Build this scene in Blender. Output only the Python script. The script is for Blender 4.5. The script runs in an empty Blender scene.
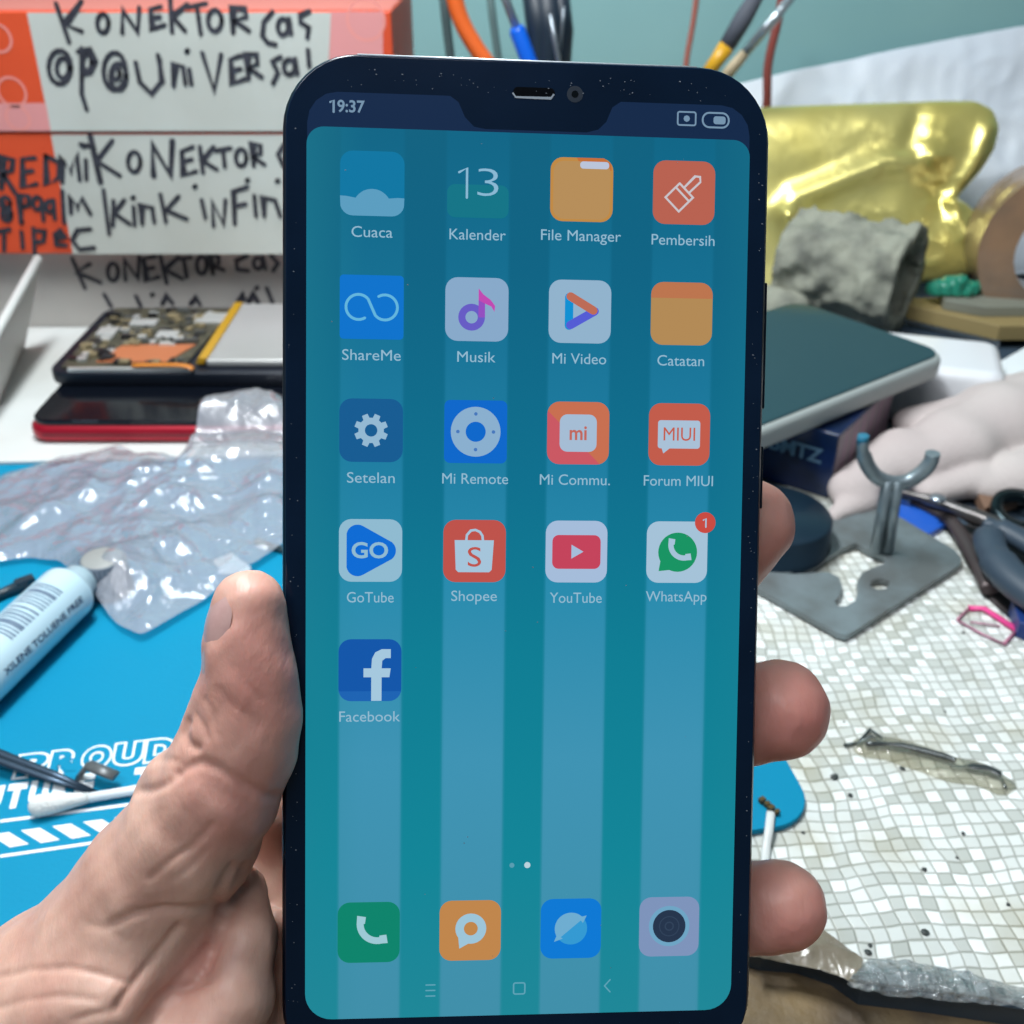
import bpy, math, random
import numpy as np
from mathutils import Vector, Matrix, noise

C = bpy.context.scene.collection
random.seed(7)
# ------------------------------------------------------------------ camera (all lengths in mm, scaled to metres)
S = 0.001
F = 1050.0                       # focal length in pixels of the 1024 px frame
PITCH = math.radians(31.0)
CAMH = 210.0                     # camera height over the bench
cP, sP = math.cos(PITCH), math.sin(PITCH)

cam_data = bpy.data.cameras.new('camera')
cam = bpy.data.objects.new('camera', cam_data)
C.objects.link(cam)
cam.location = (0, 0, CAMH * S)
cam.rotation_euler = (math.radians(90) - PITCH, 0, 0)
cam_data.sensor_width = 36.0
cam_data.lens = F / 1024 * 36.0
cam_data.clip_start = 0.005
cam_data.clip_end = 20
cam_data.dof.use_dof = True
cam_data.dof.focus_distance = 0.164
cam_data.dof.aperture_fstop = 33.0
bpy.context.scene.camera = cam

# ------------------------------------------------------------------ world, lamps, exposure
world = bpy.data.worlds.new('world')
bpy.context.scene.world = world
world.use_nodes = True
wn = world.node_tree
bgn = wn.nodes['Background']
bgn.inputs[1].default_value = 1.0
_tc = wn.nodes.new('ShaderNodeTexCoord'); _sp = wn.nodes.new('ShaderNodeSeparateXYZ'); _rp = wn.nodes.new('ShaderNodeValToRGB')
wn.links.new(_tc.outputs['Generated'], _sp.inputs[0]); wn.links.new(_sp.outputs[1], _rp.inputs['Fac']); wn.links.new(_rp.outputs[0], bgn.inputs[0])
_rp.color_ramp.elements[0].position = 0.0; _rp.color_ramp.elements[0].color = (0.07, 0.10, 0.12, 1)   # dim room behind the photographer
_rp.color_ramp.elements[1].position = 0.6; _rp.color_ramp.elements[1].color = (0.36, 0.44, 0.50, 1)   # lit corner over the bench

def area_lamp(name, loc, target, sx, sy, power, col):
    l = bpy.data.lights.new(name, 'AREA')
    l.shape = 'RECTANGLE'; l.size = sx * S; l.size_y = sy * S
    l.energy = power; l.color = col
    o = bpy.data.objects.new(name, l); C.objects.link(o)
    o.location = Vector(loc) * S
    d = (Vector(target) - Vector(loc)).normalized()
    o.rotation_euler = d.to_track_quat('-Z', 'Y').to_euler()
    return o
area_lamp('bench_lamp', (-110, 330, 560), (40, 330, 0), 260, 70, 4.5, (0.93, 0.98, 1.0))
area_lamp('ceiling_tube', (-250, -350, 1300), (0, 250, 50), 900, 200, 7.6, (0.95, 0.97, 1.0))

vs = bpy.context.scene.view_settings
vs.view_transform = 'Standard'; vs.look = 'None'; vs.gamma = 1; vs.exposure = 0.0
vs.use_curve_mapping = False

# ------------------------------------------------------------------ pixel -> place helpers
def ray(px, py):
    u, v = (px - 512) / F, (py - 512) / F
    return Vector((u, cP - v * sP, -sP - v * cP))
CAM = Vector((0, 0, CAMH))
def T(px, py, z=0.0):            # point of the horizontal plane at height z
    r = ray(px, py); t = (z - CAMH) / r.z
    return CAM + r * t
def V(px, py, Y):                # point of the vertical plane y = Y
    r = ray(px, py); return CAM + r * (Y / r.y)
def PL(px, py, p0, n):
    r = ray(px, py); t = (Vector(p0) - CAM).dot(n) / r.dot(n)
    return CAM + r * t
def cam2w(p):                    # camera frame (x right, y down, z ahead) -> world, numpy
    p = np.asarray(p, float)
    return np.stack([p[..., 0], cP * p[..., 2] - sP * p[..., 1], CAMH - sP * p[..., 2] - cP * p[..., 1]], -1)
def c3(px, py, z): return np.array([(px - 512) / F * z, (py - 512) / F * z, z])

# ------------------------------------------------------------------ materials
def lin(c):
    return tuple((x / 255 / 12.92) if x / 255 <= 0.04045 else ((x / 255 + 0.055) / 1.055) ** 2.4 for x in c) + (1.0,)
_m = {}
def mat(name, col, rough=0.5, metal=0.0, col2=None, nscale=60, bump=0.0, bscale=200, coat=0.0, spec=0.5,
        alpha=1.0, sss=0.0, lo=0.35, hi=0.65, trans=0.0):
    if name in _m: return _m[name]
    m = bpy.data.materials.new(name); m.use_nodes = True
    nt = m.node_tree; b = nt.nodes['Principled BSDF']
    b.inputs['Base Color'].default_value = lin(col)
    b.inputs['Roughness'].default_value = rough
    b.inputs['Metallic'].default_value = metal
    b.inputs['Coat Weight'].default_value = coat
    b.inputs['Coat Roughness'].default_value = 0.08
    b.inputs['Specular IOR Level'].default_value = spec
    b.inputs['Alpha'].default_value = alpha
    b.inputs['Transmission Weight'].default_value = trans
    if sss:
        b.inputs['Subsurface Weight'].default_value = sss
        b.inputs['Subsurface Radius'].default_value = (0.9, 0.35, 0.2)
        b.inputs['Subsurface Scale'].default_value = 0.003
    tc = nt.nodes.new('ShaderNodeTexCoord')
    if col2:
        n = nt.nodes.new('ShaderNodeTexNoise'); n.inputs['Scale'].default_value = nscale
        n.inputs['Detail'].default_value = 6
        r = nt.nodes.new('ShaderNodeValToRGB')
        r.color_ramp.elements[0].position = lo; r.color_ramp.elements[1].position = hi
        r.color_ramp.elements[0].color = lin(col); r.color_ramp.elements[1].color = lin(col2)
        nt.links.new(tc.outputs['Object'], n.inputs['Vector'])
        nt.links.new(n.outputs['Fac'], r.inputs['Fac']); nt.links.new(r.outputs['Color'], b.inputs['Base Color'])
    if bump:
        n2 = nt.nodes.new('ShaderNodeTexNoise'); n2.inputs['Scale'].default_value = bscale; n2.inputs['Detail'].default_value = 4
        bp = nt.nodes.new('ShaderNodeBump'); bp.inputs['Strength'].default_value = bump; bp.inputs['Distance'].default_value = 0.001
        nt.links.new(tc.outputs['Object'], n2.inputs['Vector'])
        nt.links.new(n2.outputs['Fac'], bp.inputs['Height']); nt.links.new(bp.outputs['Normal'], b.inputs['Normal'])
    _m[name] = m
    return m

def emat(col):                   # lit pixels of the phone display, under its cover glass
    name = 'display_%d_%d_%d' % col
    if name in _m: return _m[name]
    m = bpy.data.materials.new(name); m.use_nodes = True
    b = m.node_tree.nodes['Principled BSDF']
    b.inputs['Base Color'].default_value = (0.005, 0.006, 0.01, 1)
    b.inputs['Roughness'].default_value = 0.12
    b.inputs['Emission Color'].default_value = lin(col)
    b.inputs['Emission Strength'].default_value = 0.95
    _m[name] = m
    return m

def film(name, tint, gloss=0.25, diff=0.3, rough=0.08, bump=0.6, bscale=90, dcol=(225, 232, 240)):
    """thin clear plastic film: lets light through, scatters a little, mirrors sharply on its creases"""
    if name in _m: return _m[name]
    m = bpy.data.materials.new(name); m.use_nodes = True
    nt = m.node_tree; nt.nodes.clear()
    out = nt.nodes.new('ShaderNodeOutputMaterial')
    tr = nt.nodes.new('ShaderNodeBsdfTransparent'); tr.inputs[0].default_value = lin(tint)
    gl = nt.nodes.new('ShaderNodeBsdfGlossy'); gl.inputs['Roughness'].default_value = rough
    df = nt.nodes.new('ShaderNodeBsdfDiffuse'); df.inputs[0].default_value = lin(dcol)
    m1 = nt.nodes.new('ShaderNodeMixShader'); m2 = nt.nodes.new('ShaderNodeMixShader')
    fr = nt.nodes.new('ShaderNodeLayerWeight'); fr.inputs[0].default_value = gloss
    m1.inputs[0].default_value = diff
    tc = nt.nodes.new('ShaderNodeTexCoord')
    n2 = nt.nodes.new('ShaderNodeTexNoise'); n2.inputs['Scale'].default_value = bscale; n2.inputs['Detail'].default_value = 5
    n2.inputs['Distortion'].default_value = 1.5
    bp = nt.nodes.new('ShaderNodeBump'); bp.inputs['Strength'].default_value = bump; bp.inputs['Distance'].default_value = 0.002
    L = nt.links.new
    L(tc.outputs['Object'], n2.inputs['Vector']); L(n2.outputs['Fac'], bp.inputs['Height'])
    for x in (gl, df): L(bp.outputs['Normal'], x.inputs['Normal'])
    L(bp.outputs['Normal'], fr.inputs['Normal'])
    L(tr.outputs[0], m1.inputs[1]); L(df.outputs[0], m1.inputs[2])
    L(fr.outputs['Facing'], m2.inputs[0]); L(m1.outputs[0], m2.inputs[1]); L(gl.outputs[0], m2.inputs[2])
    L(m2.outputs[0], out.inputs[0])
    _m[name] = m
    return m

# ------------------------------------------------------------------ mesh builder (mm)
class MB:
    def __init__(s): s.v = []; s.f = []; s.m = []; s.sm = []
    def add(s, vs, fs, mi=0, smooth=False):
        o = len(s.v); s.v += [tuple(v) for v in vs]
        for f in fs: s.f.append([i + o for i in f]); s.m.append(mi); s.sm.append(smooth)
        return s
    def box(s, c, d, mi=0, rot=0.0, M=None):
        hx, hy, hz = d[0] / 2, d[1] / 2, d[2] / 2; vs = []
        for x, y, z in [(-1,-1,-1),(1,-1,-1),(1,1,-1),(-1,1,-1),(-1,-1,1),(1,-1,1),(1,1,1),(-1,1,1)]:
            p = Vector((x*hx, y*hy, z*hz))
            p = (M @ p) if M else (Matrix.Rotation(rot, 3, 'Z') @ p)
            vs.append(p + Vector(c))
        return s.add(vs, [(0,3,2,1),(4,5,6,7),(0,1,5,4),(1,2,6,5),(2,3,7,6),(3,0,4,7)], mi)
    def hexa(s, p, mi=0):        # 4 bottom + 4 top points
        return s.add(p, [(0,3,2,1),(4,5,6,7),(0,1,5,4),(1,2,6,5),(2,3,7,6),(3,0,4,7)], mi)
    def prism(s, pts, z0, z1, mi=0, mside=None):
        n = len(pts)
        vs = [(p[0], p[1], z0) for p in pts] + [(p[0], p[1], z1) for p in pts]
        s.add(vs, [list(range(n))[::-1], list(range(n, 2*n))], mi)
        o = len(s.v) - 2*n
        for i in range(n):
            j = (i+1) % n; s.f.append([o+i, o+j, o+n+j, o+n+i]); s.m.append(mi if mside is None else mside); s.sm.append(False)
        return s
    def poly(s, pts, z, mi=0):
        return s.add([(p[0], p[1], z) for p in pts], [list(range(len(pts)))], mi)
    def tube(s, path, rad, n=12, mi=0, caps=True, flat=1.0, up=None):
        path = [Vector(p) for p in path]; N = len(path)
        rad = rad if hasattr(rad, '__len__') else [rad] * N
        vs = []; a = None
        for i, p in enumerate(path):
            t = (path[min(i+1, N-1)] - path[max(i-1, 0)]).normalized()
            if a is None:
                a = Vector(up) if up else (Vector((0, 0, 1)) if abs(t.z) < 0.9 else Vector((1, 0, 0)))
            a = (a - t * a.dot(t)).normalized(); b = t.cross(a)
            for k in range(n):
                w = 2*math.pi*k/n
                vs.append(p + (a*math.cos(w)*flat + b*math.sin(w)) * rad[i])
        fs = [(i*n+k, i*n+(k+1) % n, (i+1)*n+(k+1) % n, (i+1)*n+k) for i in range(N-1) for k in range(n)]
        s.add(vs, fs, mi, True)
        if caps:
            o = len(s.v) - len(vs)
            s.f.append([o+k for k in range(n)][::-1]); s.m.append(mi); s.sm.append(False)
            s.f.append([o+(N-1)*n+k for k in range(n)]); s.m.append(mi); s.sm.append(False)
        return s
    def lathe(s, c, prof, n=32, mi=0, axis=(0, 0, 1), closed=False):
        q = Vector((0, 0, 1)).rotation_difference(Vector(axis)); c = Vector(c); vs = []
        for r, z in prof:
            for k in range(n):
                w = 2*math.pi*k/n; vs.append(q @ Vector((r*math.cos(w), r*math.sin(w), z)) + c)
        m = len(prof); R = m if closed else m-1
        fs = [(i*n+k, i*n+(k+1) % n, ((i+1) % m)*n+(k+1) % n, ((i+1) % m)*n+k) for i in range(R) for k in range(n)]
        return s.add(vs, fs, mi, True)
    def grid(s, fn, nu, nv, mi=0, smooth=True, flip=False):
        vs = [fn(i/nu, j/nv) for j in range(nv+1) for i in range(nu+1)]
        w = nu+1
        fs = [(j*w+i, j*w+i+1, (j+1)*w+i+1, (j+1)*w+i) for j in range(nv) for i in range(nu)]
        if flip: fs = [f[::-1] for f in fs]
        return s.add(vs, fs, mi, smooth)
    def xf(s, M):
        s.v = [tuple(M @ Vector(v)) for v in s.v]; return s

def mesh_of(name, mb, mats):
    me = bpy.data.meshes.new(name)
    me.from_pydata([(v[0]*S, v[1]*S, v[2]*S) for v in mb.v], [], mb.f)
    for m in mats: me.materials.append(m)
    me.polygons.foreach_set('material_index', mb.m); me.polygons.foreach_set('use_smooth', mb.sm)
    me.update()
    return me
def tag(o, label=None, cat=None, group=None, kind=None):
    if label: o['label'] = label
    if cat: o['category'] = cat
    if group: o['group'] = group
    if kind: o['kind'] = kind
    return o
def wloc(o):
    p = Vector((0, 0, 0))
    while o: p = p + o.location; o = o.parent
    return p
def obj(name, mb, mats, parent=None, label=None, cat=None, group=None, kind=None, bevel=0, seg=2, local=False, recentre=True):
    """ONE mesh object; a child keeps its vertices relative to its thing's origin"""
    mats = mats if isinstance(mats, (list, tuple)) else [mats]
    if not local:
        if parent is not None: off = wloc(parent) / S
        elif recentre:
            a = np.array(mb.v); off = Vector(((a[:,0].min()+a[:,0].max())/2, (a[:,1].min()+a[:,1].max())/2, a[:,2].min()))
        else: off = Vector((0, 0, 0))
        mb.v = [(v[0]-off[0], v[1]-off[1], v[2]-off[2]) for v in mb.v]
    o = bpy.data.objects.new(name, mesh_of(name, mb, mats)); C.objects.link(o)
    if parent is not None: o.parent = parent
    elif not local: o.location = off * S
    if bevel:
        b = o.modifiers.new('bevel', 'BEVEL'); b.width = bevel*S; b.segments = seg; b.limit_method = 'ANGLE'; b.angle_limit = math.radians(40)
        b.harden_normals = False
        for p in o.data.polygons: p.use_smooth = True
        w = o.modifiers.new('wn', 'WEIGHTED_NORMAL'); w.keep_sharp = False
    return tag(o, label, cat, group, kind)
def thing(name, label, cat, loc, group=None):
    o = bpy.data.objects.new(name, None); C.objects.link(o); o.location = Vector(loc)*S; o.empty_display_size = 0.01
    return tag(o, label, cat, group)

# 2D helpers
def rrect(x0, y0, x1, y1, r, n=6):
    pts = []
    for cx, cy, a0 in ((x1-r, y1-r, 0), (x0+r, y1-r, 90), (x0+r, y0+r, 180), (x1-r, y0+r, 270)):
        for k in range(n+1):
            a = math.radians(a0 + 90*k/n); pts.append((cx+r*math.cos(a), cy+r*math.sin(a)))
    return pts
def ell(cx, cy, rx, ry=None, n=28, a0=0, a1=360):
    ry = rx if ry is None else ry
    full = abs(a1-a0) >= 360
    return [(cx+rx*math.cos(math.radians(a0+(a1-a0)*k/n)), cy+ry*math.sin(math.radians(a0+(a1-a0)*k/n))) for k in range(n if full else n+1)]
def stroke2(mb, pts, w, z, mi=0, cap=True):
    """flat ribbon with rounded ends in the xy plane"""
    pts = [Vector((p[0], p[1])) for p in pts]
    L = []; R = []
    for i, p in enumerate(pts):
        t = (pts[min(i+1, len(pts)-1)] - pts[max(i-1, 0)])
        t = t.normalized() if t.length > 1e-6 else Vector((1, 0)); n = Vector((-t.y, t.x))
        if 0 < i < len(pts)-1:
            t2 = (pts[i+1]-p).normalized(); c = max(0.5, abs(t.dot(t2)))
        else: c = 1
        L.append(p+n*w/2/c); R.append(p-n*w/2/c)
    vs = [(q.x, q.y, z) for q in L] + [(q.x, q.y, z) for q in R]; n = len(pts)
    mb.add(vs, [(i, n+i, n+i+1, i+1) for i in range(n-1)], mi)
    if cap:
        for q in (pts[0], pts[-1]): mb.poly(ell(q.x, q.y, w/2, n=10), z+0.002, mi)
def ring2(mb, cx, cy, r0, r1, z, mi=0, n=32, a0=0, a1=360):
    A = ell(cx, cy, r0, n=n, a0=a0, a1=a1); B = ell(cx, cy, r1, n=n, a0=a0, a1=a1); m = len(A); full = abs(a1-a0) >= 360
    mb.add([(p[0], p[1], z) for p in A+B], [(i, m+i, m+(i+1) % m, (i+1) % m) for i in range(m if full else m-1)], mi)
_tc = {}
def text_mesh(s, size, offset=0.0, shear=0.0):
    key = (s, size, offset, shear)
    if key in _tc: return _tc[key]
    cu = bpy.data.curves.new('text', 'FONT'); cu.body = s; cu.size = size; cu.offset = offset; cu.resolution_u = 4; cu.shear = shear
    cu.align_x = 'CENTER'; cu.align_y = 'CENTER'
    o = bpy.data.objects.new('text', cu); C.objects.link(o)
    dg = bpy.context.evaluated_depsgraph_get(); me = o.evaluated_get(dg).to_mesh()
    vs = [tuple(v.co) for v in me.vertices]; fs = [list(p.vertices) for p in me.polygons]
    o.evaluated_get(dg).to_mesh_clear(); bpy.data.objects.remove(o); bpy.data.curves.remove(cu)
    _tc[key] = (vs, fs); return vs, fs
def text2(mb, s, x, y, size, z, mi=0, width=None, offset=0.0, shear=0.0):
    vs, fs = text_mesh(s, size, offset, shear)
    xs = [v[0] for v in vs]; ys = [v[1] for v in vs]; cx = (min(xs)+max(xs))/2; cy = (min(ys)+max(ys))/2
    k = 1.0 if width is None else width/(max(xs)-min(xs))
    mb.add([(x+(v[0]-cx)*k, y+(v[1]-cy), z) for v in vs], fs, mi)
def curve_plate(outer, holes, z0, z1):
    """flat plate with holes -> MB"""
    cu = bpy.data.curves.new('c', 'CURVE'); cu.dimensions = '2D'; cu.fill_mode = 'BOTH'; cu.extrude = (z1-z0)/2
    for loop in [outer]+holes:
        sp = cu.splines.new('POLY'); sp.points.add(len(loop)-1); sp.use_cyclic_u = True
        for i, p in enumerate(loop): sp.points[i].co = (p[0], p[1], 0, 1)
    o = bpy.data.objects.new('c', cu); C.objects.link(o)
    dg = bpy.context.evaluated_depsgraph_get(); me = o.evaluated_get(dg).to_mesh()
    mb = MB(); mb.add([(v.co.x, v.co.y, v.co.z+(z0+z1)/2) for v in me.vertices], [list(p.vertices) for p in me.polygons])
    o.evaluated_get(dg).to_mesh_clear(); bpy.data.objects.remove(o); bpy.data.curves.remove(cu)
    return mb
def smooth_path(pts, n=6):
    pts = [Vector(p) for p in pts]; out = []
    for i in range(len(pts)-1):
        p0 = pts[max(i-1, 0)]; p1 = pts[i]; p2 = pts[i+1]; p3 = pts[min(i+2, len(pts)-1)]
        for k in range(n):
            t = k/n
            out.append(0.5*((2*p1)+(p2-p0)*t+(2*p0-5*p1+4*p2-p3)*t*t+(3*p1-p0-3*p2+p3)*t**3))
    out.append(pts[-1]); return out

# ------------------------------------------------------------------ implicit surfaces (for the hand and soft things)
def sd_cone(P, a, b, ra, rb):
    a = np.asarray(a, float); b = np.asarray(b, float); ab = b-a
    t = np.clip(((P-a) @ ab)/max(ab @ ab, 1e-9), 0, 1)
    return np.sqrt(((P-a-t[..., None]*ab)**2).sum(-1)) - (ra+(rb-ra)*t)
def smin(a, b, k):
    h = np.clip(0.5+0.5*(b-a)/k, 0, 1); return b*(1-h)+a*h-k*h*(1-h)
def surface_nets(Fd, origin, res):
    nx, ny, nz = Fd.shape
    s = Fd < 0
    cs = s[:-1,:-1,:-1].astype(np.int8)
    tot = np.zeros_like(cs)
    for dx in (0,1):
        for dy in (0,1):
            for dz in (0,1):
                tot += s[dx:nx-1+dx, dy:ny-1+dy, dz:nz-1+dz]
    mixed = (tot > 0) & (tot < 8)
    idx = np.full(mixed.shape, -1, np.int64); I = np.argwhere(mixed); idx[mixed] = np.arange(len(I))
    acc = np.zeros((len(I), 3)); cnt = np.zeros(len(I))
    corners = [(x, y, z) for x in (0,1) for y in (0,1) for z in (0,1)]
    for a in corners:
        for ax in range(3):
            if a[ax]: continue
            b = list(a); b[ax] = 1
            fa = Fd[I[:,0]+a[0], I[:,1]+a[1], I[:,2]+a[2]]; fb = Fd[I[:,0]+b[0], I[:,1]+b[1], I[:,2]+b[2]]
            m = (fa < 0) != (fb < 0)
            t = np.where(m, fa/np.where(m, fa-fb, 1), 0)
            p = np.tile(np.array(a, float), (len(I), 1)); p[:, ax] += t
            acc[m] += p[m]; cnt[m] += 1
    Vv = (I+acc/cnt[:, None])*res+origin
    faces = []
    for ax in range(3):
        u, w = (ax+1) % 3, (ax+2) % 3
        sl0 = [slice(1, -1)]*3; sl0[ax] = slice(0, -1); sl1 = [slice(1, -1)]*3; sl1[ax] = slice(1, None)
        A = s[tuple(sl0)]; B = s[tuple(sl1)]
        E = np.argwhere(A != B)
        if not len(E): continue
        inside = A[E[:,0], E[:,1], E[:,2]]
        E = E+1; E[:, ax] -= 1
        def cell(du, dw):
            q = E.copy(); q[:, u] -= du; q[:, w] -= dw; return idx[q[:,0], q[:,1], q[:,2]]
        Q = np.stack([cell(1,1), cell(0,1), cell(0,0), cell(1,0)], 1)
        Q[~inside] = Q[~inside][:, ::-1]
        faces.append(Q)
    return Vv, np.concatenate(faces)
def grid_pts(lo, hi, res):
    ax = [np.arange(lo[i], hi[i]+res, res) for i in range(3)]
    return np.stack(np.meshgrid(*ax, indexing='ij'), -1)
def np_mesh(name, Vv, Q, mats, off=(0, 0, 0)):
    me = bpy.data.meshes.new(name)
    me.vertices.add(len(Vv)); me.vertices.foreach_set('co', ((Vv-np.array(off))*S).astype(np.float32).ravel())
    me.loops.add(Q.size); me.loops.foreach_set('vertex_index', Q.astype(np.int32).ravel())
    me.polygons.add(len(Q)); me.polygons.foreach_set('loop_start', np.arange(0, Q.size, 4, dtype=np.int32))
    me.polygons.foreach_set('use_smooth', np.ones(len(Q), bool))
    for m in mats: me.materials.append(m)
    me.update(calc_edges=True); me.validate()
    return me
def relax(Vv, Q, it=2, lam=0.5):
    for _ in range(it):
        acc = np.zeros_like(Vv); cnt = np.zeros(len(Vv))
        for a, b in ((0,1), (1,2), (2,3), (3,0)):
            np.add.at(acc, Q[:, a], Vv[Q[:, b]]); np.add.at(acc, Q[:, b], Vv[Q[:, a]])
            np.add.at(cnt, Q[:, a], 1); np.add.at(cnt, Q[:, b], 1)
        Vv = Vv+(acc/cnt[:, None]-Vv)*lam
    return Vv
def ridged(p, sc, H=0.9, octv=4): return noise.ridged_multi_fractal(Vector(p)*sc, H, 2.1, octv, 0.9, 2.0)

# ================================================================== THE PLACE
# ------------------------------------------------------------------ setting
m_wood = mat('bench_wood', (140, 118, 84), 0.6, col2=(92, 78, 62), nscale=75, bump=0.7, bscale=260, lo=0.32, hi=0.68)
m_wall = mat('painted_wall', (146, 190, 190), 0.7, col2=(136, 182, 184), nscale=6, bump=0.1, bscale=30)
m_floor = mat('floor_concrete', (96, 94, 90), 0.8, col2=(80, 78, 75), nscale=5)
MATZ = 2.0
WALLY = 720
mb = MB(); mb.box((0, WALLY+40, 250), (2600, 80, 2000)); obj('wall_back', mb, m_wall, kind='structure', recentre=True)
mb = MB(); mb.box((0, 100, -760), (2600, 1600, 20)); obj('floor', mb, m_floor, kind='structure')
mb = MB(); mb.box((0, 285, -18), (1500, 862, 24))
bench = thing('workbench', 'brown wooden workbench top that carries all the repair clutter', 'workbench', (0, 285, -750))
obj('bench_top', mb, m_wood, bench, bevel=1.5)
for sx in (-1, 1):
    for y in (-100, 670):
        mb = MB(); mb.box((sx*700, y, -390), (50, 50, 720)); obj('leg', mb, m_wood, bench)

# white mosaic sheet ------------------------------------------------
def mosaic():
    m = bpy.data.materials.new('mosaic_sheet'); m.use_nodes = True; nt = m.node_tree; b = nt.nodes['Principled BSDF']; L = nt.links.new
    b.inputs['Roughness'].default_value = 0.38
    tc = nt.nodes.new('ShaderNodeTexCoord'); mp = nt.nodes.new('ShaderNodeMapping')
    mp.inputs['Rotation'].default_value = (0, 0, math.radians(-3)); mp.inputs['Scale'].default_value = (1000/3.75,)*3
    L(tc.outputs['Object'], mp.inputs['Vector'])
    # slight waviness of the rows
    wv = nt.nodes.new('ShaderNodeTexNoise'); wv.inputs['Scale'].default_value = 0.16; wv.inputs['Detail'].default_value = 2
    L(mp.outputs[0], wv.inputs['Vector'])
    sb = nt.nodes.new('ShaderNodeVectorMath'); sb.operation = 'MULTIPLY_ADD'; sb.inputs[1].default_value = (1.7, 1.7, 0)
    L(wv.outputs['Color'], sb.inputs[0]); L(mp.outputs[0], sb.inputs[2])
    fl = nt.nodes.new('ShaderNodeVectorMath'); fl.operation = 'FLOOR'; L(sb.outputs[0], fl.inputs[0])
    wn_ = nt.nodes.new('ShaderNodeTexWhiteNoise'); wn_.noise_dimensions = '2D'; L(fl.outputs[0], wn_.inputs['Vector'])
    # checker alternation + randomness
    ck = nt.nodes.new('ShaderNodeTexChecker'); ck.inputs['Scale'].default_value = 1.0; L(sb.outputs[0], ck.inputs['Vector'])
    ck.inputs[1].default_value = (1, 1, 1, 1); ck.inputs[2].default_value = (0, 0, 0, 1)
    ad = nt.nodes.new('ShaderNodeMath'); ad.operation = 'MULTIPLY_ADD'; ad.inputs[1].default_value = 0.3
    L(ck.outputs['Fac'], ad.inputs[0]); mu = nt.nodes.new('ShaderNodeMath'); mu.operation = 'MULTIPLY'; mu.inputs[1].default_value = 0.7
    L(wn_.outputs['Value'], mu.inputs[0]); L(mu.outputs[0], ad.inputs[2])
    rp = nt.nodes.new('ShaderNodeValToRGB'); L(ad.outputs[0], rp.inputs['Fac'])
    rp.color_ramp.elements[0].color = lin((184, 188, 182)); rp.color_ramp.elements[1].color = lin((238, 242, 240))
    rp.color_ramp.elements[0].position = 0.1; rp.color_ramp.elements[1].position = 0.85
    # grout
    fr = nt.nodes.new('ShaderNodeVectorMath'); fr.operation = 'FRACTION'; L(sb.outputs[0], fr.inputs[0])
    sx = nt.nodes.new('ShaderNodeSeparateXYZ'); L(fr.outputs[0], sx.inputs[0])
    def edge(sock):
        a = nt.nodes.new('ShaderNodeMath'); a.operation = 'SUBTRACT'; a.inputs[1].default_value = 0.5; L(sock, a.inputs[0])
        c = nt.nodes.new('ShaderNodeMath'); c.operation = 'ABSOLUTE'; L(a.outputs[0], c.inputs[0]); return c
    mx = nt.nodes.new('ShaderNodeMath'); mx.operation = 'MAXIMUM'; L(edge(sx.outputs[0]).outputs[0], mx.inputs[0]); L(edge(sx.outputs[1]).outputs[0], mx.inputs[1])
    gr = nt.nodes.new('ShaderNodeMapRange'); gr.inputs['From Min'].default_value = 0.39; gr.inputs['From Max'].default_value = 0.50; L(mx.outputs[0], gr.inputs['Value'])
    # dirt
    dn = nt.nodes.new('ShaderNodeTexNoise'); dn.inputs['Scale'].default_value = 34; dn.inputs['Detail'].default_value = 8; L(tc.outputs['Object'], dn.inputs['Vector'])
    dr = nt.nodes.new('ShaderNodeMapRange'); dr.inputs['From Min'].default_value = 0.5; dr.inputs['From Max'].default_value = 0.7; L(dn.outputs['Fac'], dr.inputs['Value'])
    gm = nt.nodes.new('ShaderNodeMath'); gm.operation = 'MULTIPLY_ADD'; gm.inputs[1].default_value = 0.3; gm.inputs[2].default_value = 0.7; L(dr.outputs[0], gm.inputs[0])
    gf = nt.nodes.new('ShaderNodeMath'); gf.operation = 'MULTIPLY'; L(gr.outputs[0], gf.inputs[0]); L(gm.outputs[0], gf.inputs[1])
    m1 = nt.nodes.new('ShaderNodeMixRGB'); m1.inputs[2].default_value = lin((98, 98, 82)); L(gf.outputs[0], m1.inputs[0]); L(rp.outputs['Color'], m1.inputs[1])
    d2 = nt.nodes.new('ShaderNodeMath'); d2.operation = 'MULTIPLY'; d2.inputs[1].default_value = 0.5; L(dr.outputs[0], d2.inputs[0])
    m2 = nt.nodes.new('ShaderNodeMixRGB'); m2.inputs[2].default_value = lin((168, 160, 130)); L(d2.outputs[0], m2.inputs[0]); L(m1.outputs[0], m2.inputs[1])
    L(m2.outputs[0], b.inputs['Base Color'])
    bp = nt.nodes.new('ShaderNodeBump'); bp.inputs['Strength'].default_value = 0.35; bp.inputs['Distance'].default_value = 0.0006; bp.invert = True
    L(gr.outputs[0], bp.inputs['Height']); L(bp.outputs['Normal'], b.inputs['Normal'])
    return m
m_mosaic = mosaic()
sheet_px = [(560,900),(700,930),(762,950),(800,952),(835,965),(862,984),(930,992),(1024,1006),(1150,1022),(1300,1040),
            (1330,820),(1200,730),(1090,672),(1035,645),(1003,617),(985,600),(984,572),(962,546),(937,527),(890,508),(820,490),(600,480),(480,600)]
sp = [T(*p) for p in sheet_px]
mb = MB(); mb.prism([(p.x, p.y) for p in sp][::-1] if False else [(p.x, p.y) for p in sp], 0.15, 1.1)
obj('mosaic_sheet', mb, m_mosaic, label='white sheet of small mosaic squares with dirty seams, lying on the bench', cat='table mat', recentre=False)

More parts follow.
